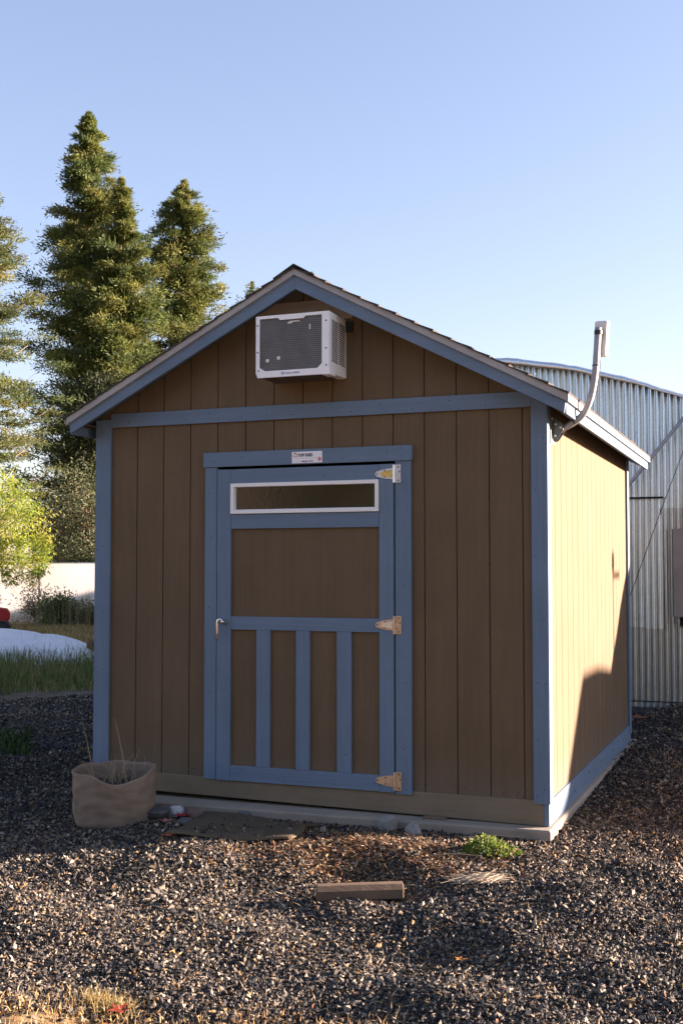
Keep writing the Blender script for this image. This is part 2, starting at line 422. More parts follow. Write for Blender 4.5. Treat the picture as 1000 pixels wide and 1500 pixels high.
# roof: decking, shingles in courses, rakes, fascias
YF, YK = -.2, 3.87
HW = {1: XE - XM, -1: XE - XM - .034}
rf = MB()
for sgn in (-1, 1):
    x0, x1 = XM, XM + sgn * (HW[sgn] - .012)
    rf.prism([(x0, APEX - .03), (x1, roof(x1) - .03), (x1, roof(x1) - .058), (x0, APEX - .058)], 1, YF + .012, YK - .012)
rfo = rf.build('roof', M['blue_y'], shed)
sh = MB(); rr = random.Random(3)
length = math.hypot(XE - XM, APEX - EAVE); ncr = 15; exp = (length + .02) / ncr
nx_, nz_ = (APEX - EAVE) / length, (XE - XM) / length
for sgn in (-1, 1):
    exp = (length * HW[sgn] / HW[1] + .02) / ncr
    for i in range(ncr):
        s0, s1 = i * exp - .02, (i + 1) * exp + .0      # along the slope from ridge
        y = YF - .022 - rr.random() * .0
        while y < YK + .012:
            w = .305 * rr.uniform(.9, 1.1); y1 = min(y + w, YK + .018)
            lift = rr.uniform(0, .003) + (.006 if rr.random() < .1 else 0)
            if y < YF: yy = y - rr.uniform(0, .010)
            else: yy = y
            pts = []
            for (s, hgt_) in ((max(s0, 0), -.028), (s1 + rr.uniform(-.004, .006), -.024), (s1, -.013 + lift), (max(s0, 0), -.024)):
                pts.append((XM + sgn * (s * nz_ + hgt_ * nx_ * 1), APEX - s * nx_ + hgt_ * nz_ + .012))
            sh.prism(pts, 1, yy, y1 - .004)
            y = y1
for y in np.arange(YF - .02, YK, .26):
    for sgn in (-1, 1):
        sh.prism([(XM, APEX + .014), (XM + sgn * .14, APEX + .006 - .14 * SL), (XM + sgn * .14, APEX - .002 - .14 * SL), (XM, APEX + .004)], 1, y, min(y + .285, YK + .02))
sh.build('shingles', M['shingle'], rfo)
ZB = .0
for sgn in (-1, 1):
    xe = XM + sgn * HW[sgn]; EV = roof(xe)
    for yy, nm in ((YF, 1), (YK, 0)):
        f = -1 if nm else 1
        y0, y1 = sorted((yy, yy - f * .02))
        # board 0.058..0.135 below the roof line; trim strip above it, proud
        MB().prism([(XM, APEX - .055), (xe - sgn * .012, roof(xe) - .055 + .012 * SL), (xe - sgn * .022, roof(xe) - .125), (xe - sgn * .03, roof(xe) - .13 + .02 * SL), (XM, APEX - .143)], 1, y0, y1).build('rake_board', [M['blue_h']], shed, bevel=.002)
        y0, y1 = sorted((yy + f * .017, yy - f * .003 - f * -.0))
        MB().prism([(XM, APEX - .012), (xe, roof(xe) - .012), (xe - sgn * .012, roof(xe) - .056), (XM, APEX - .057)], 1, y0, y1).build('rake_trim', [M['beige_h']], shed, bevel=.002)
    a, c = sorted((xe - sgn * .034, xe - sgn * .012))
    MB().box(a, c, YF + .021, YK - .021, EV - .128, EV - .046).build('fascia_board', M['blue_y'], shed, bevel=.002)
    a, c = sorted((xe - sgn * .0115, xe + sgn * .006))
    MB().box(a, c, YF - .015, YK + .015, EV - .062, EV - .014).build('fascia_trim', M['beige_y'], shed, bevel=.002)
# soffit returns close the eaves
MB().box(XR + .02, XE - .036, YF + .022, YK - .022, 2.575, 2.583).build('soffit', M['brown'], shed)
MB().box(XM - HW[-1] + .036, -.021, YF + .022, YK - .022, 2.575, 2.583).build('soffit', M['brown'], shed)
# patch board over the air conditioner
MB().prism([(1.2, 3.19), (1.86, 3.19), (1.86, 3.245), (1.70, 3.325), (1.33, 3.325), (1.2, 3.26)], 1, -.011, -.0005).build('patch_board', M['patchwood'], shed, bevel=.002)
# door casing
b = MB().box(.818, 2.258, -.033, -.0005, 2.27, 2.365); nails(b, [(.9, 2.3), (1.1, 2.33), (1.8, 2.3), (2.1, 2.33), (2.2, 2.3)], -.033)
b.build('door_header', [M['blue_h'], M['nail']], shed, bevel=.003)
b = MB().box(.828, .915, -.022, -.0005, .235, 2.269); nails(b, [(.86, .4), (.87, .8), (.86, 1.35), (.875, 1.8), (.86, 2.1)], -.022)
b.build('door_jamb', [M['blue_v'], M['nail']], shed, bevel=.003)
b = MB().box(2.1475, 2.25, -.022, -.0005, .225, 2.269); nails(b, [(2.2, .5), (2.21, .9), (2.2, 1.5), (2.2, 1.9)], -.022)
b.build('door_jamb', [M['blue_v'], M['nail']], shed, bevel=.003)
# door
DL, DR, DB, DT = .922, 2.1385, .233, 2.252
b = MB()
for x0, x1, z0, z1 in ((DL, DR, DB, 1.97), (DL, DR, 2.15, DT), (DL, 1.035, 1.9701, 2.1499), (2.03, DR, 1.9701, 2.1499)): b.box(x0, x1, -.010, .016, z0, z1)
door = b.build('door', M['brown'], shed)
for x0, x1 in ((DL, 1.020), (2.045, DR)): MB().box(x0, x1, -.03, -.0101, DB, DT).build('door_stile', M['blue_v'], door, bevel=.0025)
for z0, z1 in ((DB + .001, .332), (1.207, 1.292), (1.861, 1.958), (2.158, DT - .001)): MB().box(1.0208, 2.0442, -.0285, -.0101, z0, z1).build('door_rail', M['blue_h'], door, bevel=.0025)
for x0, x1 in ((1.207, 1.303), (1.484, 1.578), (1.763, 1.859)):
    MB().box(x0, x1, -.029, -.0101, .3326, 1.2064).build('door_slat', M['blue_v'], door, bevel=.0025)
b = MB(); fx0, fx1, fz0, fz1 = 1.0215, 2.0435, 1.9588, 2.1572; t = .024
b.box(fx0, fx1, -.041, .02, fz0, fz0 + t); b.box(fx0, fx1, -.041, .02, fz1 - t, fz1)
b.box(fx0, fx0 + t, -.041, .02, fz0 + t, fz1 - t); b.box(fx1 - t, fx1, -.041, .02, fz0 + t, fz1 - t)
b.box(fx0 + t, fx1 - t, -.020, .02, fz0 + t, fz0 + t + .004); b.box(fx0 + t, fx0 + t + .004, -.020, .02, fz0 + t, fz1 - t)
b.build('window_frame', M['vinyl'], door, bevel=.003)
MB().box(fx0 + t - .002, fx1 - t + .002, -.012, -.006, fz0 + t - .002, fz1 - t + .002).build('window_pane', M['glass'], door)
def hinge(z, m1, m2, lab):
    b = MB(); xk = 2.143
    tip = [(2.027, z - .006), (2.021, z), (2.027, z + .006)]
    b.prism([(2.032, z - .017), (2.085, z - .03), (xk - .006, z - .035), (xk - .006, z + .035), (2.085, z + .03), (2.032, z + .017), (2.024, z + .008), (2.022, z), (2.024, z - .008)], 1, -.0355, -.0312)
    b.box(xk + .006, 2.186, -.0275, -.0222, z - .056, z + .056)
    b.tube([(xk, -.034, z - .056), (xk, -.034, z + .056)], .0075, 10)
    b.k = 1
    b.prism([(2.06, z - .012), (xk - .01, z - .024), (xk - .01, z + .024), (2.06, z + .012)], 1, -.0375, -.0358)
    b.k = 2
    for x, zz, yy in ((2.034, z, -.0355), (2.085, z + .019, -.0355), (2.085, z - .019, -.0355), (2.17, z + .042, -.0275), (2.17, z - .042, -.0275), (2.178, z + .012, -.0275)):
        b.lathe([(.0055, 0), (.004, -.002)], (x, yy, zz), 8, 1)
    return tag(b.build('hinge', [m1, m2, M['nail']], door, bevel=.0015), lab)
hinge(2.19, M['zinc'], M['gold'], 'bright zinc hinge with a yellow tongue')
hinge(1.255, M['tarnish'], M['zinc'], 'tarnished pinkish middle hinge')
hinge(.303, M['tarnish'], M['tarnish'], 'tarnished copper coloured bottom hinge')
b = MB()
b.lathe([(.022, 0), (.022, -.006), (.017, -.014), (.013, -.03), (.013, -.048), (.006, -.054)], (.985, -.03, 1.258), 16, 1)
b.tube([(.985, -.07, 1.262), (.972, -.073, 1.275), (.955, -.073, 1.268), (.950, -.073, 1.24), (.948, -.072, 1.19), (.945, -.068, 1.145), (.9445, -.066, 1.135)], [.011, .0115, .0115, .0105, .0095, .0085, .005], 12)
b.build('door_handle', M['chrome'], door, smooth=True)

# ------------------------------------------------------------------ shed number plate (sign over the door)
sg = thing('sign', 'small white metal sign with black and red lettering above the blue door', 'sign', (1.56, -.034, 2.31))
MB().box(1.457, 1.666, -.0375, -.0335, 2.275, 2.349).build('sign_plate', M['sign'], sg, bevel=.001)
def text(s, size, loc, mat, parent, name='lettering', sx=1., bold=0.):
    cu = bpy.data.curves.new(name, 'FONT'); cu.body = s; cu.size = size; cu.extrude = .0004; cu.offset = bold; cu.materials.append(mat)
    cu.align_y = 'BOTTOM_BASELINE'; cu.resolution_u = 3
    tmp = bpy.data.objects.new('lettering_curve', cu); COL.objects.link(tmp)
    me = bpy.data.meshes.new_from_object(tmp.evaluated_get(bpy.context.evaluated_depsgraph_get()))
    bpy.data.objects.remove(tmp); bpy.data.curves.remove(cu)
    o = bpy.data.objects.new(name, me); COL.objects.link(o); o.parent = parent
    o.location = Vector(loc) - ORG[parent.name]; o.rotation_euler = (R(90), 0, 0); o.scale = (sx, 1, 1); ORG[o.name] = Vector(loc)
    return o
text('TUFF SHED', .026, (1.499, -.0383, 2.317), M['ink'], sg, sx=.80, bold=.0009)
text('1-800-BUY-TUFF', .0125, (1.520, -.0383, 2.282), M['inkblue'], sg, sx=.95, bold=.0003)
b = MB()
b.prism([(1.467, 2.315), (1.496, 2.315), (1.496, 2.330), (1.489, 2.341), (1.4815, 2.344), (1.474, 2.341), (1.467, 2.330)], 1, -.0384, -.0376)
b.k = 1
for x in (1.470, 1.483):
    b.prism([(x, 2.318), (x + .010, 2.318), (x + .010, 2.334), (x + .005, 2.337), (x, 2.334)], 1, -.0390, -.0385)
b.k = 0
b.lathe([(.0115, 0), (.0115, -.0006)], (1.649, -.0376, 2.300), 20, 1)
b.k = 1; b.lathe([(.0042, 0), (.0042, -.0005)], (1.650, -.0383, 2.301), 12, 1)
b.k = 2
b.box(1.503, 1.634, -.0382, -.0376, 2.3062, 2.3074); b.box(1.467, 1.508, -.0382, -.0376, 2.284, 2.285); b.box(1.635, 1.66, -.0382, -.0376, 2.2838, 2.2848)
b.build('emblem', [M['inkred'], M['sign'], M['inkgrey']], sg)

# ------------------------------------------------------------------ window air conditioner
ac = thing('air_conditioner', 'white window air conditioner with dark finned back high in the gable', 'air conditioner', (1.57, -.15, 2.79))
ax0, ax1, az0, az1, ay = 1.325, 1.818, 2.792, 3.182, -.30
MB().box(ax0 + .004, ax1, ay + .016, .0, az0 + .012, az1).build('cabinet', M['white'], ac, bevel=.006)
def plate_with_hole(b, outer, inner, axis, a0, a1):
    n = len(outer)
    for i in range(n):
        j = (i + 1) % n
        b.prism([outer[i], outer[j], inner[j], inner[i]], axis, a0, a1)
fr = MB(); gx0, gx1, gz0, gz1 = ax0 + .024, ax1 - .048, az0 + .04, az1 - .02
mx = (gx0 + gx1) / 2
inner = [(gx0 + .04, gz0), (gx1 - .03, gz0), (gx1, gz0 + .028), (gx1, gz1), (gx1 - .11, gz1), (gx1 - .125, gz1 - .014), (gx0 + .14, gz1 - .014), (gx0 + .125, gz1), (gx0, gz1), (gx0, gz0 + .024)]
outer = [(ax0 + .012, az0), (ax1 - .012, az0), (ax1, az0 + .02), (ax1, az1 - .002), (gx1 - .10, az1 - .002), (gx1 - .125, az1 - .002), (gx0 + .14, az1 - .002), (gx0 + .125, az1 - .002), (ax0, az1 - .002), (ax0, az0 + .03)]
plate_with_hole(fr, outer, inner, 1, ay, ay + .0155)
fr.k = 1
for x, z in ((ax0 + .012, az1 - .06), (ax0 + .012, az0 + .16), (ax0 + .018, az0 + .045), (ax1 - .02, az1 - .06), (ax1 - .02, az0 + .16), (ax1 - .02, az0 + .055)):
    fr.lathe([(.0055, 0), (.004, -.003)], (x, ay, z), 8, 1)
fr.build('back_frame', [M['white'], M['nail']], ac)
g = MB(); g.box(gx0 - .004, gx1 + .004, ay + .010, ay + .0158, gz0 - .004, gz1 + .004)
g.k = 1; z = gz0 + .008
while z < gz1 - .02:
    g.tube([(gx0, ay + .0085, z), (mx + random.uniform(-.05, .05), ay + .0085, z + random.uniform(-.0015, .0015)), (gx1, ay + .0085, z)], .0011, 5); z += .0125
g.k = 2
for x, z, r in ((gx0 + .052, gz0 + .066, .0125), (gx0 + .128, gz0 + .079, .0125)):
    g.lathe([(r, 0), (r * .85, -.004), (r * .4, -.006)], (x, ay + .009, z), 14, 1)
g.box(gx0 + .335, gx0 + .343, ay + .005, ay + .009, gz1 - .085, gz1 - .052)
g.box(gx0 + .20, gx0 + .27, ay + .004, ay + .009, gz1 - .032, gz1 - .025); g.box(gx0 + .19, gx0 + .22, ay + .004, ay + .009, gz1 - .04, gz1 - .033)
g.build('condenser_grille', [M['fin'], M['finline'], M['pvc']], ac)
lv = MB(); n = 20
for k in range(n):
    z = az0 + .085 + k * (.265 / n)
    for y0 in (ay + .045, ay + .165):
        y1 = y0 + .105
        lv.prism([(y0, z), (y1, z - .006), (y1, z + .0015), (y0, z + .0075)], 0, ax1 - .002, ax1 + .0006)
lv.build('side_louvre', M['black'], ac)  # black strips paint the dark of the slot recesses onto the cabinet side
b = MB().box(ax1 - .05, ax1 + .004, ay + .002, ay + .10, az0 - .004, az0 + .03); b.build('bottom_bracket', M['white'], ac, bevel=.004)
MB().box(ax0 + .012, ax1 - .055, ay + .03, -.022, az0 + .006, az0 + .0118).build('underside_shade_tray', M['roofbrown'], ac, bevel=.002)  # dark brown colour puts the underside's shade into the tray
lo = MB(); lo.lathe([(.0085, 0), (.0085, -.001)], (1.508, ay - .0002, az0 + .021), 14, 1)
lo.k = 1; lo.lathe([(.004, 0), (.004, -.0005)], (1.508, ay - .0013, az0 + .021), 10, 1)
lo.build('emblem', [M['logo'], M['white']], ac)
text('COOL-LIVING', .0185, (1.522, ay - .0008, az0 + .0145), M['logo'], ac, sx=.86)
MB().box(1.819, 1.862, -.02, -.001, 3.10, 3.17).build('gap_shade_block', M['black'], ac)  # black block, its colour standing in for shade in the open gap

# ------------------------------------------------------------------ antenna on a J mast
an = thing('antenna_mast', 'bent grey antenna mast bolted to the front corner under the eave', 'antenna', (3.1, .15, 2.42))
b = MB(); b.prism([(.07, 2.35), (.07, 2.52), (.24, 2.52), (.26, 2.44), (.18, 2.35)], 0, 3.0945, 3.100)
b.prism([(3.1, 2.50), (3.1, 2.365), (3.125, 2.375), (3.165, 2.435), (3.165, 2.47), (3.13, 2.49)], 1, .115, .120)
b.prism([(3.1, 2.50), (3.1, 2.365), (3.125, 2.375), (3.165, 2.435), (3.165, 2.47), (3.13, 2.49)], 1, .180, .185)
b.k = 1
for y, z in ((.09, 2.37), (.09, 2.5), (.22, 2.5), (.18, 2.37)): b.lathe([(.009, 0), (.009, .006)], (3.1, y, z), 6, 0)
for x, z in ((3.118, 2.4), (3.15, 2.45), (3.12, 2.47)): b.lathe([(.008, 0), (.008, -.006)], (x, .115, z), 6, 1)
b.build('base_plate', [M['plate'], M['zinc']], an, bevel=.001)
pp = [(3.115, .15, 2.425)]
P0, P1, P2 = Vector((3.14, .15, 2.43)), Vector((3.335, .15, 2.555)), Vector((3.358, .15, 2.83))
pp.append(tuple(P0.lerp(P1, .35)))
for i in range(13):
    t = i / 12; a = P0.lerp(P1, .55).lerp(P1, t); c = P1.lerp(P2, t); pp.append(tuple(a.lerp(c, t)))
pp.append((3.374, .15, 3.045))
b = MB().tube(pp, .0205, 16); b.k = 1
b.tube([(3.2185, .15, 2.483), (3.2245, .15, 2.487)], .0225, 14); b.tube([(3.3565, .15, 2.815), (3.3568, .15, 2.821)], .0225, 14)
b.build('pole', [M['galv'], M['nail']], an, smooth=True)
b = MB(); b.tube([(3.3725, .15, 3.005), (3.374, .15, 3.028)], .0245, 16); b.build('clamp', M['black'], an)
b = MB()
b.box(-.043, .043, -.022, .022, -.108, .108)
c0 = Vector((3.384, .20, 2.985)); th = R(4); yw = R(-16)
nv = []
for p in b.v:
    x, y, z = p; x, z = x * math.cos(th) + z * math.sin(th), -x * math.sin(th) + z * math.cos(th)
    x, y = x * math.cos(yw) - y * math.sin(yw), x * math.sin(yw) + y * math.cos(yw)
    nv.append((c0.x + x, c0.y + y, c0.z + z))
b.v = nv
b.build('antenna_panel', M['pvc'], an, bevel=.012)
MB().tube([(3.38, .17, 2.87), (3.376, .176, 2.80), (3.368, .174, 2.72), (3.36, .173, 2.66)], .0035, 6).build('cable', M['black'], an)

# ------------------------------------------------------------------ slab
b = MB(); b.prism([(.03, -.215), (3.115, -.115), (3.13, 3.78), (.03, 3.78)], 2, -.15, .096)
sl = b.build('concrete_slab', M['concrete'], base=(1.5, 1.8, 0), bevel=.012)
tag(sl, 'low weathered concrete slab the brown shed stands on', 'slab')
tb = MB().box(2.33, 2.47, -.06, .02, .097, .112).build('wood_shim', M['plank'], base=(2.4, 0, .097), bevel=.003)
tag(tb, 'thin rusty brown shim wedged between the slab and the front skirting', 'shim')

# ------------------------------------------------------------------ corrugated barn behind
YBARN = 6.2
PROF = [(-2.6, 2.75), (-1.4, 3.45), (-.2, 3.86), (.7, 4.01), (1.447, 4.0), (1.80, 3.93), (2.19, 3.855), (2.49, 3.77), (2.93, 3.645), (3.364, 3.485), (4.2, 3.3), (5.2, 3.06), (7.06, 2.63), (9.4, 2.06)]
PX, PZ = [p[0] for p in PROF], [p[1] for p in PROF]
def btop(x): return float(np.interp(x, PX, PZ))
barn = thing('metal_barn', 'weathered corrugated metal barn with low arched roof behind the shed', 'barn', (3, YBARN, .05))
def corr(x0, x1, zb, zt, y, name, mat, amp=.0125, pitch=.0675, parent=barn, seed=1):
    rng = np.random.default_rng(seed)
    n = int((x1 - x0) / pitch * 10) + 1; xs = np.linspace(x0, x1, n); rows = 5
    V = []
    jit = np.interp(xs, np.linspace(x0, x1, 40), rng.normal(0, .004, 40))
    for r in range(rows):
        t = r / (rows - 1)
        bot = np.array([zb(x) if callable(zb) else zb for x in xs]); top = np.array([zt(x) if callable(zt) else zt for x in xs])
        z = bot + (top - bot) * t
        yy = y + amp * np.sin(2 * np.pi * xs / pitch) + jit * (.6 + .8 * math.sin(3 * t + 1))
        V.append(np.stack([xs, yy, z], 1))
    V = np.concatenate(V); i = np.arange((rows - 1) * (n - 1)); a = (i // (n - 1)) * n + i % (n - 1)
    return npmesh(name, V, np.stack([a, a + 1, a + n + 1, a + n], 1), mat, parent, smooth=True)
def step(x, a, b_, c): return a if x < c else b_
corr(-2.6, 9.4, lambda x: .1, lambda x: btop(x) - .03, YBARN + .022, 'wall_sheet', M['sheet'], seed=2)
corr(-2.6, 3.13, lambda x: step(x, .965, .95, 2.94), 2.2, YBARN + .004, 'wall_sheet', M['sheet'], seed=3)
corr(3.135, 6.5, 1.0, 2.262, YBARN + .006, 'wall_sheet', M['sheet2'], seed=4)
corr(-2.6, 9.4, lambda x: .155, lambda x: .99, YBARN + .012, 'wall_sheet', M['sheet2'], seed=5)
b = MB(); prof2 = [(x, z - .06) for x, z in PROF]
b.prism([(-2.6, .0), (9.4, .0)] + prof2[::-1], 1, YBARN + .045, 44)
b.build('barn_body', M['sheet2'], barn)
# draped, dented roof edge
rng = np.random.default_rng(8)
xs = np.linspace(-2.7, 9.5, 190); zc = np.array([btop(x) for x in xs]); dent = np.convolve(rng.normal(0, 1, 190), np.ones(9) / 9, 'same') * .022
dy = np.convolve(rng.normal(0, 1, 190), np.ones(7) / 7, 'same') * .035
hh = .030 + .028 * np.clip(1 - (xs - 1.4) / 2, 0, 1) + rng.normal(0, .004, 190)
prf = [(np.zeros(190) + YBARN + .4, zc + .05 + .3 * 0), (np.zeros(190) + YBARN - .02, zc + .02 + dent), (YBARN - .085 + dy, zc - .004 + dent), (YBARN - .10 + dy * .8, zc - hh + dent * .5), (YBARN - .075 + dy * .4, zc - hh - .004 + dent * .5)]
V = np.concatenate([np.stack([xs, np.broadcast_to(a, xs.shape), z], 1) for a, z in prf])
i = np.arange(4 * 189); a = (i // 189) * 190 + i % 189
fo = npmesh('roof_flashing', V, np.stack([a, a + 190, a + 191, a + 1], 1), M['flash'], barn, smooth=True)
m_ = fo.modifiers.new('sheet_thickness', 'SOLIDIFY'); m_.thickness = .004
rb = MB()
for (x0, z0), (x1, z1) in zip(PROF[:-1], PROF[1:]): rb.prism([(x0, z0 - .058), (x1, z1 - .058), (x1, z1 + .012), (x0, z0 + .012)], 1, YBARN + .05, 44.2)
rb.build('roof', M['flash'], barn)
MB().box(2.60, 3.138, YBARN - .016, YBARN - .006, 2.368, 2.388).build('wall_slot', M['dark'], barn)
MB().box(2.6, 4.6, YBARN - .006, YBARN - .002, .160, .170).build('sill_batten', M['nail'], barn)
MB().box(3.235, 4.35, YBARN - .035, YBARN - .008, 1.085, 2.035).build('board_patch', M['weather'], barn, bevel=.003)
MB().box(3.325, 3.6, YBARN - .05, YBARN - .01, .98, 1.08).build('latch_block', M['dark'], barn, bevel=.003)
p = thing('support_pipe', 'slanting galvanised pipe clamped across the corrugated barn wall', 'pipe', (2.83, YBARN - .05, 2.6))
MB().tube([(1.9, YBARN - .045, 1.465), (3.50, YBARN - .045, 3.39)], .021, 10).build('tube', M['galv'], p, smooth=True)
w = MB().tube([(2.3, YBARN - .12, .0), (2.817, YBARN - .11, 1.39), (3.10, YBARN - .105, 2.17), (3.355, YBARN - .10, 2.846), (3.56, YBARN - .095, 3.38)], .0045, 6).build('guy_wire', M['nail'], base=(2.3, YBARN - .12, 0))
tag(w, 'thin dark wire slanting down in front of the corrugated barn', 'wire')
# lower annex of the barn, out to the right: its roof line throws the stepped shade on the shed's side wall
annex = thing('barn_annex', 'low corrugated lean-to joined to the far right end of the barn', 'lean-to', (11, YBARN, 0))
AP = [(9.42, 2.06), (11.57, 2.66), (12.77, 2.23), (18.5, 2.29)]
b = MB(); b.prism([(9.42, 0), (18.5, 0)] + AP[::-1], 1, YBARN + .03, YBARN + .6); b.build('annex_body', M['sheet2'], annex)
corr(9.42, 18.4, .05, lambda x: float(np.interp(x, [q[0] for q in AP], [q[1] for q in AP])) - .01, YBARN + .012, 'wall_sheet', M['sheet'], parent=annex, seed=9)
b = MB()
for (x0, z0), (x1, z1) in zip(AP[:-1], AP[1:]): b.prism([(x0, z0), (x1, z1), (x1, z1 + .03), (x0, z0 + .03)], 1, YBARN - .03, YBARN + .65)
b.build('roof', M['flash'], annex)
sm = thing('service_mast', 'thin steel service mast with a round head on the barn roof', 'mast', (9.05, YBARN + .2, 2.1))
MB().tube([(9.12, YBARN + .06, 2.05), (9.12, YBARN + .06, 2.98)], .016, 8).build('pole', M['galv'], sm)
MB().lathe([(.02, -.09), (.05, -.06), (.055, .04), (.02, .09)], (9.12, YBARN + .06, 2.95), 12).build('weather_head', M['galv'], sm)
MB().tube([(9.12, YBARN + .06, 2.84), (8.5, YBARN + .06, 2.71)], .022, 8).build('cross_arm', M['galv'], sm)

# ------------------------------------------------------------------ house across the yard, behind the camera (seen in the door glass)
hs = thing('tan_house', 'tan stucco house with brown roof across the yard', 'house', (-12, -24, 0))
MB().box(-22, -7.4, -30, -21, 0, 5.2).build('wall', M['stucco'], hs)
MB().prism([(-31, 5.2), (-20, 5.2), (-25.5, 7.6)], 0, -22.6, -6.8).build('roof', M['roofbrown'], hs)
b = MB().box(-18, -15.8, -21.0, -20.95, 1.0, 2.4); wf = b.build('window_frame', M['vinyl'], hs)
MB().box(-17.9, -15.9, -20.95, -20.94, 1.1, 2.3).build('window_pane', M['darkglass'], wf)
MB().box(-13.4, -12.4, -21.0, -20.95, 0.02, 2.1).build('door', M['weather'], hs)

# ------------------------------------------------------------------ trees
def crown_clumps(rng, C, Sz, n_per, L, Wd, cols, out_dir, up=.15, rnd=.8, jit=.2, flat=1., cj=.15):
    n = len(C); k = np.repeat(np.arange(n), n_per); N = len(k)
    off = rng.standard_normal((N, 3)) * Sz[k][:, None] * np.array([1, 1, .55 * flat])
    P = C[k] + off
    D = out_dir[k] * .7 + unit(off) * .5 + rng.standard_normal((N, 3)) * rnd + np.array([0, 0, up])
    Nn = rng.standard_normal((N, 3)) * .7 + np.array([0, 0, 1.])
    V, F = leaves(P, D, Nn, rng.uniform(*L, N), rng.uniform(*Wd, N))
    cl = shades(rng, n, cols, cj)[k] * (1 + jit * rng.standard_normal((N, 1)))
    return V, F, np.clip(cl, .004, .8)
DARK = [(.095, .125, .034), (.12, .145, .038), (.14, .155, .04), (.165, .17, .045), (.07, .1, .03)]
def conifer(name, label, base, H, prof, nb, seed, group, whorl=0, rnd=.8, cj=.15, cols=DARK, per=44, tipslope=.25, clump=(.26, .46), L=(.14, .30), Wd=(.045, .08), zlo=.06, lean=0, taps=(2, 5), trunk_r=.3, droop=.25, flat=1., fr=(.3, 1.0), bark='bark'):
    rng = np.random.default_rng(seed)
    t = thing(name, label, 'tree', base, group)
    bx, by, bz = base; B = np.array(base)
    tr = MB(); tr.tube([(bx + lean * q * H * .0 + .05 * math.sin(4 * q), by + .05 * math.cos(5 * q), bz - .2 + q * (H * .97)) for q in np.linspace(0, 1, 9)], [trunk_r * (1 - .93 * q) + .012 for q in np.linspace(0, 1, 9)], 8)
    C, Sz, OD = [], [], []
    gold = 2.399963
    for i in range(nb):
        f = zlo + (1 - zlo) * ((i + rng.random()) / nb) ** .9
        if whorl: f = (round(f * H / whorl) + rng.normal(0, .27)) * whorl / H
        if f > .99: continue
        z = f * H; az = i * gold + rng.normal(0, .5)
        bulge = 1 + .2 * math.sin(9.3 * f + 1.3 * az + seed) + .12 * math.sin(23 * f + 2 * az + 2 * seed)
        ln = prof(f) * rng.uniform(.72, 1.08) * bulge
        if ln < .05: ln = .05
        d = np.array([math.cos(az), math.sin(az), 0]); up = tipslope * (f - .35) * 1.6
        def at(s): return B + np.array([0, 0, z]) + d * ln * s + np.array([0, 0, ln * (up * s - droop * s * (1 - s) * 1.6 + .10 * s * s)])
        if ln > .5:
            pts = [at(s) for s in (0, .35, .7, 1)]
            tr.tube(pts, [.035 * min(1, ln / 2), .028 * min(1, ln / 2), .018, .006], 4, False)
        k = max(1, int(rng.integers(taps[0], taps[1] + 1) * min(1, .35 + ln / 1.8)))
        for s in np.linspace(fr[0], fr[1], k) if k > 1 else [.8]:
            s = s + rng.normal(0, .06)
            lat = np.array([-d[1], d[0], 0]) * rng.normal(0, .18) * ln * s
            C.append(at(s) + lat); Sz.append(rng.uniform(*clump) * (.22 + .78 * min(1, ln / 1.7))); OD.append(d + np.array([0, 0, up]))
    tip = B + np.array([0, 0, H])
    for q in range(12): C.append(tip - np.array([0, 0, .13 * q + .1])); Sz.append(.015 + .010 * q); OD.append(np.array([0, 0, 1.]))
    V, F, T = crown_clumps(rng, np.array(C), np.array(Sz), per, L, Wd, cols, np.array(OD), flat=flat, rnd=rnd, cj=cj)
    tr.build('trunk', M[bark], t, smooth=True)
    npmesh('crown', V, F, M['leaf'], t, tint=T)
    return t
GT = 'tall conifers beyond the white fence'
def profA(f): return float(np.interp(f, [0, .3, .5, .65, .75, .87, .95, 1], [2.9, 2.7, 2.45, 2.25, 1.7, .95, .38, .05])) * 1.05
conifer('redwood_tree', 'tallest dark conifer with a pointed top, left of the shed roof', (-26.55, 39.8, 0), 23.4, profA, 210, 11, GT, whorl=.7, rnd=.6, cj=.18, flat=.85, per=165, taps=(3, 5), fr=(.2, 1.0), clump=(.18, .34))
def profB(f): return float(np.interp(f, [0, .3, .5, .65, .8, .92, .97, 1], [2.6, 2.3, 1.95, 1.65, 1.1, .4, .2, .05]))
conifer('redwood_tree', 'narrow conifer with a thin spire merging into the right side of the tallest one', (-24.15, 38.9, 0), 19.6, profB, 190, 23, GT, whorl=.7, rnd=.6, cj=.18, flat=.85, per=165, taps=(3, 5), fr=(.2, 1.0), clump=(.18, .34))
def profC(f): return float(np.interp(f, [0, .3, .55, .7, .8, .9, .96, 1], [3.3, 3.0, 2.6, 2.1, 1.65, 1.0, .4, .05]))
conifer('redwood_tree', 'broad topped conifer standing apart just above the left roof slope', (-24.6, 45.65, 0), 21.7, profC, 210, 37, GT, whorl=.7, rnd=.6, cj=.18, flat=.85, per=165, taps=(3, 5), fr=(.2, 1.0), clump=(.18, .34))
def profD(f): return max(.1, 3.8 * (1 - f) ** .5)
conifer('cedar_tree', 'open cedar with layered drooping boughs at the left edge of the photo', (-23.6, 27.9, 0), 16.2, profD, 96, 41, GT, zlo=.3, whorl=.95,
        cols=[(.08, .11, .035), (.12, .14, .04), (.16, .16, .05), (.09, .115, .05)], per=165, taps=(5, 7), tipslope=.1, droop=.5, clump=(.2, .34), L=(.1, .2), Wd=(.03, .055), flat=.34, fr=(.25, 1.0), bark='barkpale', trunk_r=.26)
def profG(f): return max(.1, 3.0 * (1 - f) ** .5)
conifer('conifer_tree', 'shadowy conifer filling the gap beside the shed corner, below the tallest one', (-21.6, 33.5, 0), 9.4, profG, 150, 53, GT, cols=[(.03, .042, .015), (.045, .055, .018), (.025, .035, .014)], per=56, zlo=.02, taps=(3, 5), fr=(.25, 1))
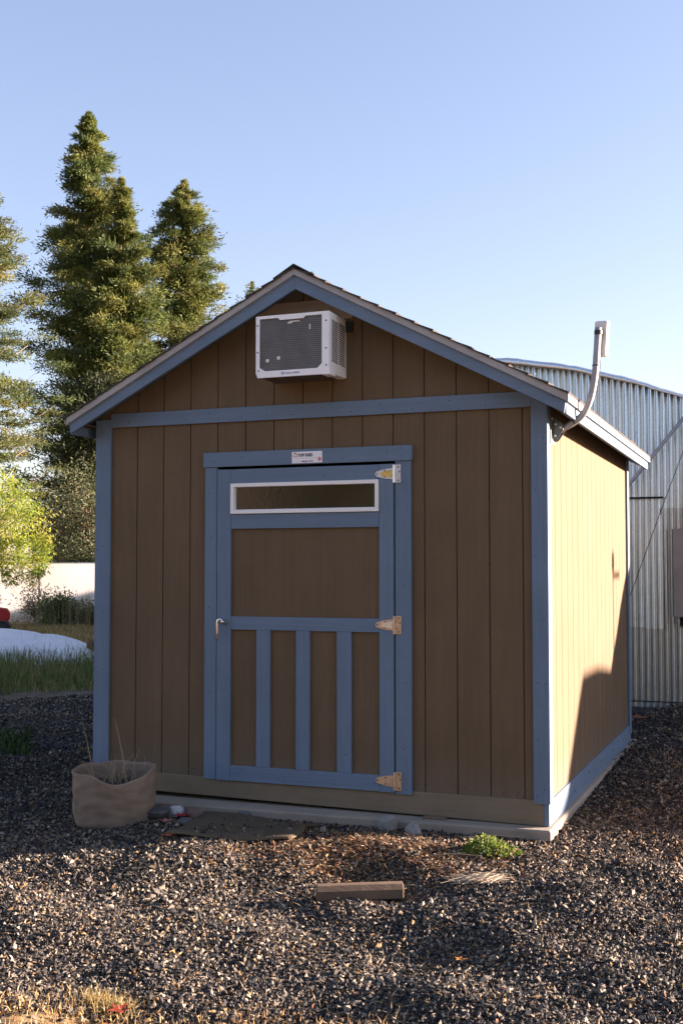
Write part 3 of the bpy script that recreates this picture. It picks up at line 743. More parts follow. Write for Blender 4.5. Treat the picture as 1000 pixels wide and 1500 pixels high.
far1 = conifer('conifer_tree', 'distant treetop tip peeking over the left roof slope', (-30.1, 65.3, 0), 21.5, profC, 120, 61, GT, per=30)
far2 = conifer('conifer_tree', 'distant treetop tip just showing beside the roof ridge', (-28.3, 71.6, 0), 23.5, profC, 120, 67, GT, per=30)

def bushy(name, label, cat, base, centre, rad, n, cols, L, Wd, seed, hang=0., group=None, nclump=70, trunk=.12, bark='bark', stems=1, csz=(.18, .34), mat='leaf', strands=()):
    rng = np.random.default_rng(seed); t = thing(name, label, cat, base, group)
    c = np.array(centre); rad = np.array(rad)
    u = unit(rng.standard_normal((nclump, 3))) * (rng.random((nclump, 1)) ** .4) * np.clip(1 + .2 * rng.standard_normal((nclump, 1)), .6, 1.12)
    C = c + u * rad; C[:, 2] = np.maximum(C[:, 2], base[2] + .08)
    Sz = rng.uniform(*csz, nclump) * rad.mean()
    tr = MB(); fork = Vector((base[0] * .5 + c[0] * .5, base[1] * .5 + c[1] * .5, base[2] + (c[2] - base[2]) * .45))
    if trunk:
        tr.tube([base, tuple(Vector(base).lerp(fork, .5) + Vector((.05, .03, 0))), tuple(fork)], [trunk, trunk * .8, trunk * .6], 8)
        for p in C[::2]:
            m = fork.lerp(Vector(p), .5) + Vector((rng.normal(0, .12), rng.normal(0, .12), .1 * rad[2]))
            tr.tube([tuple(fork), tuple(m), tuple(p)], [trunk * .4, trunk * .2, .008], 4, False)
        tr.build('trunk', M[bark], t, smooth=True)
    for (p, q) in strands:
        m = 5; s = np.linspace(0, 1, m)[:, None]
        C = np.concatenate([C, np.array(p) * (1 - s) + np.array(q) * s + rng.normal(0, .05, (m, 3))]); Sz = np.concatenate([Sz, np.full(m, .09)])
    k = rng.integers(0, len(C), n)
    off = rng.standard_normal((n, 3)) * Sz[k][:, None]; P = C[k] + off
    P[:, 2] = np.maximum(P[:, 2], base[2] + .03)
    D = unit(off) * .6 + rng.standard_normal((n, 3)) * .7 + np.array([0, 0, -hang])
    V, F = leaves(P, D, rng.standard_normal((n, 3)) + np.array([0, 0, .6]), rng.uniform(*L, n), rng.uniform(*Wd, n))
    T = np.clip(shades(rng, len(C), cols, .15)[k] * (1 + .2 * rng.standard_normal((n, 1))), .004, .85)
    npmesh('crown' if cat == 'tree' else 'leaves', V, F, M[mat], t, tint=T)
    return t
# yellow-green weeping tree hanging over the fence
st = [((-16.4 + i * .36 + random.uniform(-.1, .1), 20.45, 2.3 + random.uniform(-.2, .3)), (-16.4 + i * .36 + random.uniform(-.1, .1), 20.4, 1.05 + random.uniform(-.1, .5))) for i in range(5)]
bushy('willow_tree', 'bright yellow-green weeping tree hanging over the left end of the fence', 'tree', (-17.3, 20.2, 0), (-17.15, 20.3, 3.2), (1.75, 1.1, 1.35), 17500,
      [(.27, .34, .045), (.33, .38, .055), (.18, .25, .035), (.38, .38, .065)], (.09, .17), (.02, .038), 71, hang=.9, nclump=130, csz=(.10, .2), trunk=.09, bark='barkpale', strands=st, mat='thinleaf')
bushy('oak_tree', 'grey-green bushy tree behind the white fence beside the shed corner', 'tree', (-17.0, 25.9, 0), (-17.0, 25.9, 2.9), (1.9, 1.5, 2.05), 17000,
      [(.085, .10, .045), (.115, .125, .055), (.06, .075, .035), (.15, .145, .07)], (.07, .14), (.035, .06), 73, nclump=130, csz=(.13, .24), trunk=.16)
bushy('hedge_bush', 'dark evergreen bush low behind the white fence', 'bush', (-15.4, 23.6, 0), (-15.4, 23.6, 1.3), (1.7, .8, .9), 9000,
      [(.035, .045, .018), (.05, .055, .02)], (.07, .13), (.035, .06), 79, nclump=80, trunk=.08)

# dark tree across the yard, mirrored in the door glass
bushy('offview_evergreen', 'dark evergreen tree beside the tan house across the yard', 'tree', (-3.9, -17.5, 0), (-3.9, -17.5, 3.6), (1.75, 1.4, 3.2), 11000,
      [(.03, .035, .02), (.045, .045, .025)], (.2, .34), (.12, .2), 83, nclump=130, trunk=.2)

for i, (x, y, h, lab) in enumerate(((1.5, -21, 6.5, 'low dark evergreen added out of view to block sky light, nearest the tan house'), (8.5, -20, 7.5, 'dark evergreen added out of view to block sky light, farthest from the tan house'))):  # added unseen evergreens, dark masses blocking low sky light on the shed front
    bushy('offview_evergreen', lab, 'tree', (x, y, 0), (x, y, h * .52), (3.5, 2.6, h * .5), 9000, [(.03, .036, .018), (.045, .045, .022)], (.35, .55), (.22, .36), 101 + i, nclump=170, trunk=.3, group='added evergreens blocking low sky out of view')

# ------------------------------------------------------------------ fence
fn = thing('privacy_fence', 'bright white privacy screen fence across the far end of the yard', 'fence', (-14, 20.9, 0))
xs = np.linspace(-34, -2.7, 160); rng = np.random.default_rng(5)
top = 1.76 + .012 * np.sin(xs * 2.1) + rng.normal(0, .004, 160); wv = .03 * np.sin(xs * 1.7) + rng.normal(0, .006, 160)
rowsz = [.02, .5, 1.0, 1.4]; V = [np.stack([xs, 20.9 + wv * (1 - .3 * i), np.full(160, z)], 1) for i, z in enumerate(rowsz)] + [np.stack([xs, 20.9 + wv * .1, top], 1)]
V = np.concatenate(V); i = np.arange(4 * 159); a = (i // 159) * 160 + i % 159
po = npmesh('fence_screen', V, np.stack([a, a + 1, a + 161, a + 160], 1), M['screen'], fn, smooth=True)
so = po.modifiers.new('cloth_thickness', 'SOLIDIFY'); so.thickness = .004
MB().tube([(-34, 20.93, 1.775), (-2.7, 20.93, 1.775)], .016, 8).build('top_rail', M['galv'], fn)
for x in (-33.4, -30.4, -27.4, -24.4, -21.4, -18.4, -15.45, -12.4, -9.4, -6.4, -3.4):
    MB().tube([(x, 20.845, 0), (x, 20.845, 1.8)], .024, 8).build('fence_post', M['galv'], fn)

# ------------------------------------------------------------------ tarp mound, stake, mower, shrubs
rng = np.random.default_rng(12)
U = np.linspace(-1, 1, 90); W_ = np.linspace(-1, 1, 60); A, Bq = np.meshgrid(U, W_)
ca, sa = math.cos(R(36.9)), math.sin(R(36.9))
prof_ = np.clip(1 - np.abs(A) ** 7.0, 0, 1) ** .9 * np.clip(1 - np.abs(Bq) ** 2.2, 0, 1) ** .8
Z = .44 * prof_ * (1 + .07 * np.sin(5 * A + 2 * Bq) + .05 * np.sin(11 * A + 3)) + .014 * np.sin(22 * A + 7 * np.sin(4 * Bq) + 3 * np.sin(9 * A)) * prof_ + .022 * np.abs(np.sin(9 * A - 6 * Bq + 2 * np.sin(7 * Bq))) * prof_ + .012 + .01 * np.sin(21 * Bq + 8 * A)
Xl, Yl = A * 3.1, Bq * 1.9
V = np.stack([-9.75 + Xl * ca - Yl * sa, 9.45 + Xl * sa + Yl * ca, Z + .02], -1).reshape(-1, 3)
i = np.arange(59 * 89); a = (i // 89) * 90 + i % 89
tp = npmesh('tarp', V, np.stack([a, a + 1, a + 91, a + 90], 1), M['tarp'], base=(-9.85, 9.35, .02), smooth=True)
tag(tp, 'white plastic tarp draped over a long low mound in the grass', 'tarp')
s_ = tp.modifiers.new('cloth_thickness', 'SOLIDIFY'); s_.thickness = .006
stk = MB().prism([(-.06, 0), (.07, 0), (.055, .33), (.02, .38), (-.05, .30)], 1, -.05, .05)
stk.v = [(-6.98 + p[0] * .9, 10.55 + p[1], p[2]) for p in stk.v]
tag(stk.build('wooden_stake', M['stake'], base=(-6.98, 10.55, 0), bevel=.006), 'short split brown stake at the right end of the white tarp', 'stake')
pv = MB().tube([(-6.98, 10.70, .38), (-6.2, 11.2, .40)], .022, 8).build('plastic_pipe', M['pvc'], base=(-6.98, 10.7, .38), smooth=True)
tag(pv, 'white plastic pipe lying against the stake by the shed corner', 'pipe')
mw = thing('riding_mower', 'red riding lawn mower parked in dry grass before the white fence', 'lawn mower', (-13.5, 16.0, 0))
# local frame: forward direction f points right in the view
mf = Vector((.80, .60, 0)); ml = Vector((-.60, .80, 0)); mo = Vector((-13.22, 16.28, 0))
def mwp(b): b.v = [tuple(mo + mf * p[0] + ml * p[1] + Vector((0, 0, p[2]))) for p in b.v]; return b
hood = MB().prism([(-.85, .34), (.12, .34), (.19, .42), (.19, .56), (.13, .65), (-.1, .69), (-.5, .71), (-.85, .72)], 1, -.24, .24)
mwp(hood).build('hood', M['red'], mw, bevel=.03)
mwp(MB().prism([(-.55, .38), (-.12, .38), (-.18, .60), (-.5, .62)], 1, -.246, .246)).build('engine_grille', M['black'], mw)
mwp(MB().box(-1.9, -.85, -.3, .3, .28, .42)).build('frame', M['black'], mw, bevel=.01)
mwp(MB().prism([(-1.7, .42), (-1.25, .42), (-1.22, .52), (-1.55, .55), (-1.66, .9), (-1.75, .9)], 1, -.22, .22)).build('seat', M['black'], mw, bevel=.03)
mwp(MB().prism([(-2.0, .42), (-1.3, .42), (-1.4, .66), (-1.9, .66)], 1, -.42, -.25)).build('fender', M['red'], mw, bevel=.02)
mwp(MB().prism([(-2.0, .42), (-1.3, .42), (-1.4, .66), (-1.9, .66)], 1, .25, .42)).build('fender', M['red'], mw, bevel=.02)
mwp(MB().tube([(-.88, 0, .7), (-1.0, 0, .86)], .02, 8).tube([(-1.02 + .1 * math.cos(q) * .6, .17 * math.sin(q), .87 + .1 * math.cos(q)) for q in np.linspace(0, 6.28, 17)], .014, 6)).build('steering_wheel', M['black'], mw)
mwp(MB().box(-1.25, -.35, -.5, .5, .12, .27)).build('mower_deck', M['red'], mw, bevel=.03)
for x, r, y in ((.02, .19, -.33), (.02, .19, .33), (-1.62, .26, -.36), (-1.62, .26, .36)):
    wb = MB().lathe([(r * .6, -.07), (r * .92, -.08), (r, -.05), (r, .05), (r * .92, .08), (r * .6, .07)], (x, y, r), 24, 1)
    wo = mwp(wb).build('wheel', M['rubber'], mw)
    mwp(MB().lathe([(r * .55, -.072), (r * .2, -.078), (r * .2, .078), (r * .55, .072)], (x, y, r), 16, 1)).build('rim', M['black'], wo)
GB = 'weedy shrubs along the fence foot'
bushy('weed_shrub', 'dense green weed shrub against the fence, right of its post', 'shrub', (-13.9, 19.7, 0), (-13.95, 19.7, .40), (.60, .4, .42), 3600, [(.10, .14, .05), (.13, .17, .06), (.08, .10, .04)], (.06, .12), (.025, .045), 91, group=GB, trunk=.02, nclump=60)
bushy('weed_shrub', 'green weed shrub thinning to bare stalks beside the shed corner', 'shrub', (-13.1, 19.95, 0), (-13.1, 19.95, .34), (.5, .35, .34), 2200, [(.11, .13, .05), (.18, .15, .07), (.08, .10, .04)], (.06, .11), (.02, .04), 92, group=GB, trunk=.02, nclump=50)
bushy('weed_shrub', 'thin greyish weed leaning on the fence, left of its post', 'shrub', (-15.2, 20.3, 0), (-15.25, 20.3, .6), (.55, .3, .6), 1300, [(.10, .11, .07), (.13, .12, .07)], (.05, .1), (.02, .035), 93, group=GB, trunk=.02, nclump=60)
# wispy dry stalks above the shrubs
def blades(name, P, Hh, Wd, cols, seed, lean=.35, mat='blade', parent=None, base=(0, 0, 0), bend=.35):
    rng = np.random.default_rng(seed); n = len(P)
    az = rng.uniform(0, 2 * np.pi, n); ln = np.abs(rng.normal(0, lean, n))
    d = np.stack([np.cos(az), np.sin(az), np.zeros(n)], 1); sd = np.stack([-np.sin(az), np.cos(az), np.zeros(n)], 1)
    yaw = rng.uniform(0, 2 * np.pi, n); sd = np.stack([np.cos(yaw), np.sin(yaw), np.zeros(n)], 1)
    Hh = np.broadcast_to(Hh, n)[:, None]; Wd = np.broadcast_to(Wd, n)[:, None]; ln = ln[:, None]
    up = np.array([0, 0, 1.])
    m = P + up * Hh * .55 + d * Hh * ln * .35
    t = P + up * Hh * (1 - .25 * np.minimum(ln, 1.5)) + d * Hh * ln * (.7 + bend)
    V = np.stack([P - sd * Wd * .5, P + sd * Wd * .5, m + sd * Wd * .4, m - sd * Wd * .4, t], 1).reshape(-1, 3)
    o = np.arange(n)[:, None] * 5
    F = np.concatenate([o + np.array([[0, 1, 2]]), o + np.array([[0, 2, 3]]), o + np.array([[3, 2, 4]])], 1).reshape(-1, 3)
    T = np.repeat(shades(rng, n, cols, .2), 3, 0)
    return npmesh(name, V, F, M[mat], parent, base, tint=T)
def scatter(rng, n, x0, x1, y0, y1, keep=None):
    x = rng.uniform(x0, x1, n); y = rng.uniform(y0, y1, n)
    if keep is not None: k = keep(x, y); x, y = x[k], y[k]
    return np.stack([x, y, hgt(x, y)], 1)
rng = np.random.default_rng(21)
CAMX, CAMY = 4.4277, -6.8409
def polar(n, d0, d1, p0, p1, keep=None):
    """points at distances d0..d1 from the gate where the path starts, over a fan of headings"""
    d = np.sqrt(rng.uniform(d0 ** 2, d1 ** 2, n)); a = rng.uniform(p0, p1, n)
    x = CAMX - d * np.sin(a); y = CAMY + d * np.cos(a)
    if keep is not None: k = keep(x, y); x, y = x[k], y[k]
    return np.stack([x, y, hgt(x, y)], 1)
def vn(x, y, s): return np.sin(x * s + 1.3 * np.sin(y * s * .7)) * np.sin(y * s * 1.1 + 1.7 * np.sin(x * s * .6 + 2))
HA, HB = R(29), R(58)
P = polar(52000, 15.2, 21.2, HA, HB, lambda x, y: vn(x, y, 1.6) + rng.normal(0, .45, len(x)) > -.35)
dist = np.hypot(P[:, 0] - CAMX, P[:, 1] - CAMY)
tall = np.where((rng.random(len(P)) < .05) & (dist > 18), 1.9, 1.0)
g = blades('green_grass', P, rng.uniform(.10, .34, len(P)) * np.clip((dist - 14.6) / 2.2, .3, 1) * tall, .012 / tall, [(.085, .14, .035), (.12, .17, .045), (.18, .18, .07), (.28, .23, .11)], 31, .4)
tag(g, 'long green and tan grass in front of the white tarp', 'grass', kind='stuff')
P = polar(60000, 23.6, 33.0, HA, HB, lambda x, y: y < 20.6)
g = blades('dry_grass', P, rng.uniform(.05, .2, len(P)), .016, [(.32, .22, .09), (.42, .3, .13), (.22, .17, .07), (.16, .15, .06)], 32, .4)
tag(g, 'straw coloured dry grass between the tarp and the white fence', 'grass', kind='stuff')
P = np.concatenate([np.stack([rng.normal(-13.6, .7, 260), rng.normal(19.6, .35, 260), np.full(260, .02)], 1), np.stack([rng.normal(-12.7, .35, 160), rng.normal(19.6, .3, 160), np.full(160, .02)], 1)])
g = blades('dry_stalks', P, rng.uniform(.6, 1.25, len(P)), .010, [(.3, .24, .12), (.2, .17, .08), (.14, .14, .06)], 33, .2)
tag(g, 'thin tan weed stalks rising above the shrubs at the fence', 'stalks', kind='stuff')
P = polar(2600, 9.6, 12.2, R(36), R(44), lambda x, y: (((x + 1.75) / .75) ** 2 + ((y - 2.0) / .6) ** 2 + rng.normal(0, .25, len(x))) < 1)
g = blades('weed_patch', P, rng.uniform(.04, .13, len(P)), .022, [(.03, .06, .018), (.045, .085, .022), (.06, .09, .03)], 34, .8)
tag(g, 'low green weeds spreading over dark gravel beside the shed', 'weeds', kind='stuff')
# dry turf along the near edge of the gravel
rng = np.random.default_rng(22)
edge = lambda x, y: (y - .39 * x + 4.05 + .10 * vn(x, y, 3.1) + .05 * vn(x, y, 9) + rng.normal(0, .06, len(x)) < -.03) & (x < 2.9 + .25 * vn(x, y, 4) + rng.normal(0, .1, len(x)))
P = scatter(rng, 95000, -1.6, 4.6, -5.2, -2.2, edge); P = P[rng.random(len(P)) < .35 + .5 * (vn(P[:, 0], P[:, 1], 6) > -.3)]
g = blades('dry_turf', P, rng.uniform(.012, .05, len(P)), .004, [(.52, .35, .15), (.55, .4, .2), (.4, .24, .1), (.6, .47, .28), (.28, .17, .07)], 35, .9)
tag(g, 'short golden dry grass along the near edge of the gravel', 'grass', kind='stuff')

# ------------------------------------------------------------------ gravel
def gravel():
    rng = np.random.default_rng(77)
    px, py, sz = [], [], []
    def zone(n, x0, x1, y0, y1, d0, d1, s0, s1, outer=False):
        x = rng.uniform(x0, x1, n); y = rng.uniform(y0, y1, n); d = np.hypot(x - CAMX, y - CAMY)
        k = (d >= d0) & (d < d1) & ~((x > -.08) & (x < 3.10) & (y > -.13) & (y < 3.8)) & (y < YBARN - .04)
        k &= (x > 2.95 + rng.normal(0, .12, n)) | ((y - .39 * x + 4.15 + .12 * vn(x, y, 3) + rng.normal(0, .06, n)) > 0)
        k &= (y - .38 * x - 6.6 + .35 * vn(x, y, 1.7) + rng.normal(0, .15, n)) < 0
        a = np.arctan2(CAMX - x, y - CAMY); k &= (((a > R(-22)) & (a <= R(2.5))) | ((a >= R(40)) & (a < R(68)))) if outer else ((a > R(2.5)) & (a < R(40)))
        x, y = x[k], y[k]; px.append(x); py.append(y); sz.append(rng.uniform(s0, s1, len(x)) * np.exp(np.clip(rng.normal(0, .34, len(x)), -.8, .62)))
    zone(1500000, -1.4, 5.2, -4.3, 1.2, 3.2, 6.0, .0036, .0070)
    zone(800000, -1.8, 5.4, -3.6, 1.2, 6.0, 7.8, .0040, .0075)
    zone(9000, -1.8, 5.4, -4.3, 1.2, 3.2, 7.8, .0080, .0125)
    zone(230000, -3., 5.4, -2.5, 3.4, 7.8, 10.4, .0045, .0082)
    zone(170000, -6., 5.4, -1.5, 7.2, 10.4, 16.5, .0060, .0110)
    zone(190000, -3.5, 7.5, -4.6, 3.2, 2.6, 8.2, .0065, .0115, True)
    zone(150000, -7.5, 9.5, -3.5, 7.2, 8.2, 17, .0090, .0165, True)
    x = np.concatenate(px); y = np.concatenate(py); s = np.concatenate(sz); n = len(x)
    octa = np.array([(1, 0, 0), (0, 1, 0), (-1, 0, 0), (0, -1, 0), (.25, .1, 1), (-.1, -.2, -1)])
    fc = np.array([(0, 1, 4), (1, 2, 4), (2, 3, 4), (3, 0, 4), (1, 0, 5), (2, 1, 5), (3, 2, 5), (0, 3, 5)])
    v = octa[None] + rng.uniform(-.34, .34, (n, 6, 3))
    v = v * np.stack([rng.uniform(.95, 1.75, n), rng.uniform(.7, 1.15, n), rng.uniform(.38, .75, n)], 1)[:, None, :] * s[:, None, None]
    q = unit(rng.standard_normal((n, 4))); w, a, b, c = q.T
    Rm = np.stack([1 - 2 * (b * b + c * c), 2 * (a * b - c * w), 2 * (a * c + b * w), 2 * (a * b + c * w), 1 - 2 * (a * a + c * c), 2 * (b * c - a * w), 2 * (a * c - b * w), 2 * (b * c + a * w), 1 - 2 * (a * a + b * b)], 1).reshape(n, 3, 3)
    v = np.einsum('nij,nkj->nki', Rm, v)
    z = hgt(x, y) + s * rng.uniform(-.1, 1.3, n)
    on_mat = (x > 1.1) & (x < 1.75) & (y > -.9) & (y < -.33) & (rng.random(n) < .012)
    z = z + on_mat * .042
    V = v + np.stack([x, y, z], 1)[:, None]
    F = (fc[None] + 6 * np.arange(n)[:, None, None]).reshape(-1, 3)
    T = shades(rng, n, [(.028, .029, .034), (.035, .036, .042), (.05, .05, .054), (.07, .068, .066), (.10, .092, .08), (.03, .027, .024), (.06, .05, .04), (.2, .17, .13), (.24, .16, .075), (.36, .32, .26), (.36, .31, .24), (.24, .21, .17), (.045, .045, .05)], .2)
    warm = np.exp(-(((x - 3.9) / 1.1) ** 2 + ((y - .3) / 1.0) ** 2))      # redder needles and grit on the right
    T = T * np.array([.71, .69, .665]) * (1 + warm[:, None] * np.array([.12, -.05, -.16]))
    o = npmesh('gravel', V.reshape(-1, 3), F, M['stone'], tint=np.repeat(np.clip(T, .01, .8), 8, 0))
    tag(o, 'dark crushed stone gravel covering the yard', 'gravel', kind='stuff')
gravel()

# ------------------------------------------------------------------ leaf litter and single leaves
rng = np.random.default_rng(55)
n = 5200; x = rng.normal(2.25, .38, n); y = rng.normal(-.85, .26, n)
extra = 900; x = np.concatenate([x, rng.uniform(2.4, 4.6, extra)]); y = np.concatenate([y, rng.uniform(-.9, 2.6, extra)])
x = np.concatenate([x, rng.uniform(.8, 4.2, 700)]); y = np.concatenate([y, rng.uniform(-3.4, -.9, 700)])
k = ~((x > -.1) & (x < 3.13) & (y > -.14)); x, y = x[k], y[k]; n = len(x)
P = np.stack([x, y, hgt(x, y) + rng.uniform(.008, .022, n)], 1)
az = rng.uniform(0, 6.283, n); D = np.stack([np.cos(az), np.sin(az), rng.normal(.05, .3, n)], 1)
ndl = rng.random(n) < .55
V, F = leaves(P, D, rng.normal(0, .45, (n, 3)) + np.array([0, 0, 1]), np.where(ndl, rng.uniform(.03, .07, n), rng.uniform(.012, .03, n)), np.where(ndl, .0035, rng.uniform(.010, .02, n)))
T = shades(rng, n, [(.17, .08, .035), (.25, .13, .06), (.32, .22, .12), (.13, .07, .035), (.38, .29, .19)], .2)
lt = npmesh('leaf_litter', V, F, M['litter'], tint=T); tag(lt, 'reddish brown needles and crumbled leaves on the gravel before the slab', 'litter', kind='stuff')

def leaf_thing(x, y, s, col, rot, label):
    """lobed fallen leaf: five pointed lobes, curled"""
    rr = random.Random(int(1000 * (x + y))); z = float(hgt(x, y)) + .030
    pts = []
    for k in range(10):
        a = rot + k * math.pi / 5; r = s * ((1.0 if k % 2 == 0 else .45) * rr.uniform(.85, 1.15))
        pts.append((x + r * math.cos(a), y + r * math.sin(a), z + .25 * r * rr.uniform(.1, 1.1)))
    V = np.array([(x, y, z)] + pts); F = np.array([(0, 1 + k, 1 + (k + 1) % 10) for k in range(10)])
    o = npmesh('fallen_leaf', V, F, M['litter'], base=(x, y, z), tint=np.tile(np.array([col]), (10, 1)))
    m = o.modifiers.new('leaf_thickness', 'SOLIDIFY'); m.thickness = .0012
    tag(o, label, 'leaf', 'fallen leaves on the gravel')
leaf_thing(2.20, -3.24, .045, (.28, .045, .03), .3, 'bright red fallen leaf in the dry grass at the bottom edge')
leaf_thing(.87, -.58, .05, (.55, .20, .17), 1.0, 'pale pink fallen leaf on dark gravel beside the tan pot')
leaf_thing(.86, -.37, .055, (.5, .05, .06), .2, 'crimson fallen leaf tucked between rocks by the slab')
leaf_thing(1.13, -1.03, .045, (.38, .11, .04), 2.0, 'rusty fallen leaf at the shadow edge left of the doormat')
leaf_thing(2.93, 5.6, .12, (.3, .12, .06), .7, 'brown fallen leaf on gravel at the foot of the barn')
leaf_thing(3.15, -2.2, .03, (.36, .16, .05), 1.7, 'small orange fallen leaf in the middle of the sunlit gravel')

# ------------------------------------------------------------------ rocks along the slab
def rock(x, y, s, sq, col, label, seed):
    rng = np.random.default_rng(seed); U = []
    bpy_me = MB(); n1, n2 = 9, 14
    ks = rng.normal(0, 1, (6, 3)) * 2.2; phs = rng.uniform(0, 6, 6)
    for i in range(n1):
        th = math.pi * i / (n1 - 1)
        for j in range(n2):
            ph = 2 * math.pi * j / n2; d = np.array([math.sin(th) * math.cos(ph), math.sin(th) * math.sin(ph), math.cos(th)])
            r = 1 + .10 * sum(math.sin(ks[q] @ d + phs[q]) for q in range(6)) * .7
            d = np.sign(d) * np.abs(d) ** .85
            bpy_me.v.append((x + s * r * d[0] * sq[0], y + s * r * d[1] * sq[1], float(hgt(x, y)) + .010 + s * sq[2] * (.55 + r * d[2])))
    for i in range(n1 - 1):
        for j in range(n2): bpy_me.f.append((i * n2 + j, i * n2 + (j + 1) % n2, (i + 1) * n2 + (j + 1) % n2, (i + 1) * n2 + j)); bpy_me.m.append(0)
    o = bpy_me.build('rock', plain('rock_' + label.split()[0] + str(seed), col, .85, 0, .35, 22, .9), base=(x, y, float(hgt(x, y))))
    tag(o, label, 'rock', 'rocks along the slab')
rock(.70, -.30, .055, (1.1, .8, .75), (.2, .11, .08), 'reddish brown rock between the pot and the slab', 1)
rock(.79, -.31, .05, (1.1, .9, .8), (.5, .5, .5), 'pale grey rock between brown rocks and a crimson leaf', 2)
rock(.93, -.31, .055, (1.2, .8, .7), (.2, .13, .10), 'brown rock just right of the crimson leaf', 3)
rock(.72, -.44, .075, (1.1, 1.0, .6), (.095, .09, .085), 'biggest dark flat rock beside the tan pot', 4)
rock(1.10, -.29, .07, (1.5, .7, .45), (.27, .24, .2), 'flat beige rock at the back corner of the doormat', 5)
rock(1.23, -.27, .05, (1.1, .9, .7), (.12, .125, .14), 'blue-grey rock behind the doormat', 6)
rock(2.16, -.21, .058, (1, .9, 1.0), (.25, .24, .22), 'upright grey rock leaning on the slab front', 7)
rock(2.34, -.27, .042, (1.2, .9, .9), (.3, .28, .26), 'small grey rock right of the upright one at the slab', 8)
rock(.98, -.52, .04, (1.1, .9, .6), (.10, .10, .10), 'small dark rock at the left edge of the doormat', 9)

# ------------------------------------------------------------------ pot
pt = thing('grow_bag', 'tan fabric grow bag with sagging rim at the left front corner', 'pot', (.47, -.50, .02))
cx, cy = .455, -.50; seg = 72; rp = .258
rngp = random.Random(9)
vd = math.atan2(CAMY - cy, CAMX - cx)                       # towards the viewer's side the rim sags
V, F = [], []
def rim(a):
    d = (a - vd + math.pi) % (2 * math.pi) - math.pi
    return .335 - .062 * math.exp(-((d - .12) / .62) ** 2) + .022 * math.exp(-((d - 1.5) / .33) ** 2) - .012 * math.exp(-((d + 1.35) / .3) ** 2) + .005 * math.sin(7 * a)
def rad(a, t):
    return rp * (.93 + .07 * t) * (1 + .012 * math.sin(5 * a + 6 * t) + .010 * math.sin(11 * a - 9 * t)) * (1 + .02 * math.sin(math.pi * t)) + .0022 * math.sin(17 * t + 2.2 * math.sin(2 * a) + 1.1 * math.sin(5 * a + 1)) + .0016 * math.sin(31 * t + 4 * math.sin(3 * a + 2))
rows_ = 22
for i in range(rows_ + 1):
    t = i / rows_
    for k in range(seg):
        a = 2 * math.pi * k / seg; r = rad(a, t) * (.97 if i == 0 else 1); z = .02 + (rim(a) - .0) * t
        V.append((cx + r * math.cos(a), cy + r * math.sin(a), z))
for dr, dz in ((-.004, .004), (-.010, .002), (-.013, -.02), (-.016, -.07), (-.016, -.12)):
    for k in range(seg):
        a = 2 * math.pi * k / seg; r = rad(a, 1) + dr; z = .02 + rim(a) + dz
        V.append((cx + r * math.cos(a), cy + r * math.sin(a), z))
for i in range(rows_ + 5):
    for k in range(seg): F.append((i * seg + k, i * seg + (k + 1) % seg, (i + 1) * seg + (k + 1) % seg, (i + 1) * seg + k))
F.append(tuple(reversed(range(seg))))
b = MB(); b.add(V, F); b.build('bag', M['felt'], pt, smooth=True)
b = MB(); sv = [(cx, cy, .27)]
for j in range(1, 7):
    for k in range(28): a = 2 * math.pi * k / 28; r = .243 * j / 6; sv.append((cx + r * math.cos(a), cy + r * math.sin(a), .262 + rngp.uniform(-.012, .012) - .010 * (j == 6)))
sf = [(0, 1 + k, 1 + (k + 1) % 28) for k in range(28)] + [(1 + j * 28 + k, 1 + j * 28 + 28 + k, 1 + j * 28 + 28 + (k + 1) % 28, 1 + j * 28 + (k + 1) % 28) for j in range(5) for k in range(28)]
b.add(sv, sf); b.build('soil', M['soil'], pt)
stem_m = plain('dry_stem', (.32, .24, .15), .8, 0, .2, 20, .2)
stp = thing('dead_plant', 'bare dead stems standing in the tan grow bag', 'plant', (cx, cy, .27))
b = MB()
b.tube([(.36, -.58, .26), (.33, -.58, .42), (.30, -.585, .55), (.275, -.59, .645)], [.003, .0026, .002, .0012], 5)
b.tube([(.53, -.48, .26), (.505, -.485, .42), (.475, -.49, .56), (.445, -.49, .66)], [.004, .0034, .0026, .0012], 5)
for q in range(46):
    a = rngp.uniform(0, 6.28); r = rngp.uniform(0, .2); x0, y0 = cx + r * math.cos(a), cy + r * math.sin(a)
    h = rngp.uniform(.05, .16) if q > 8 else rngp.uniform(.1, .22); dx, dy = rngp.uniform(-.09, .09), rngp.uniform(-.09, .09)
    b.tube([(x0, y0, .258), (x0 + dx * .4, y0 + dy * .4, .258 + h * .6), (x0 + dx, y0 + dy, .258 + h)], [.002, .0016, .0009], 4)
b.build('stems', stem_m, stp)

# ------------------------------------------------------------------ doormat
c4 = [np.array(p) for p in ((.98, -.31), (1.74, -.24), (1.81, -.83), (1.10, -1.0))]
n1, n2 = 40, 26; V = []
for lay in (0, 1):
    for j in range(n2):
        for i in range(n1):
            u, v = i / (n1 - 1), j / (n2 - 1)
            p = (c4[0] * (1 - u) + c4[1] * u) * (1 - v) + (c4[3] * (1 - u) + c4[2] * u) * v
            p = p + np.array([.012 * math.sin(9 * v + 1), .010 * math.sin(7 * u)])
            e = min(u, 1 - u, v, 1 - v)
            z = float(hgt(*p)) + .020 + .014 * lay * (1 if e > 0 else .3) + .006 * math.sin(6 * u + 2 * v) + .005 * math.sin(8 * v + 4 * u) + .004 + (.03 * max(0, .2 - v) / .2) * max(0, 1 - 2.2 * u)
            V.append((p[0], p[1], z))
F = []; o_ = n1 * n2
for j in range(n2 - 1):
    for i in range(n1 - 1):
        a = j * n1 + i; F.append((a, a + n1, a + n1 + 1, a + 1)); F.append((o_ + a, o_ + a + 1, o_ + a + n1 + 1, o_ + a + n1))
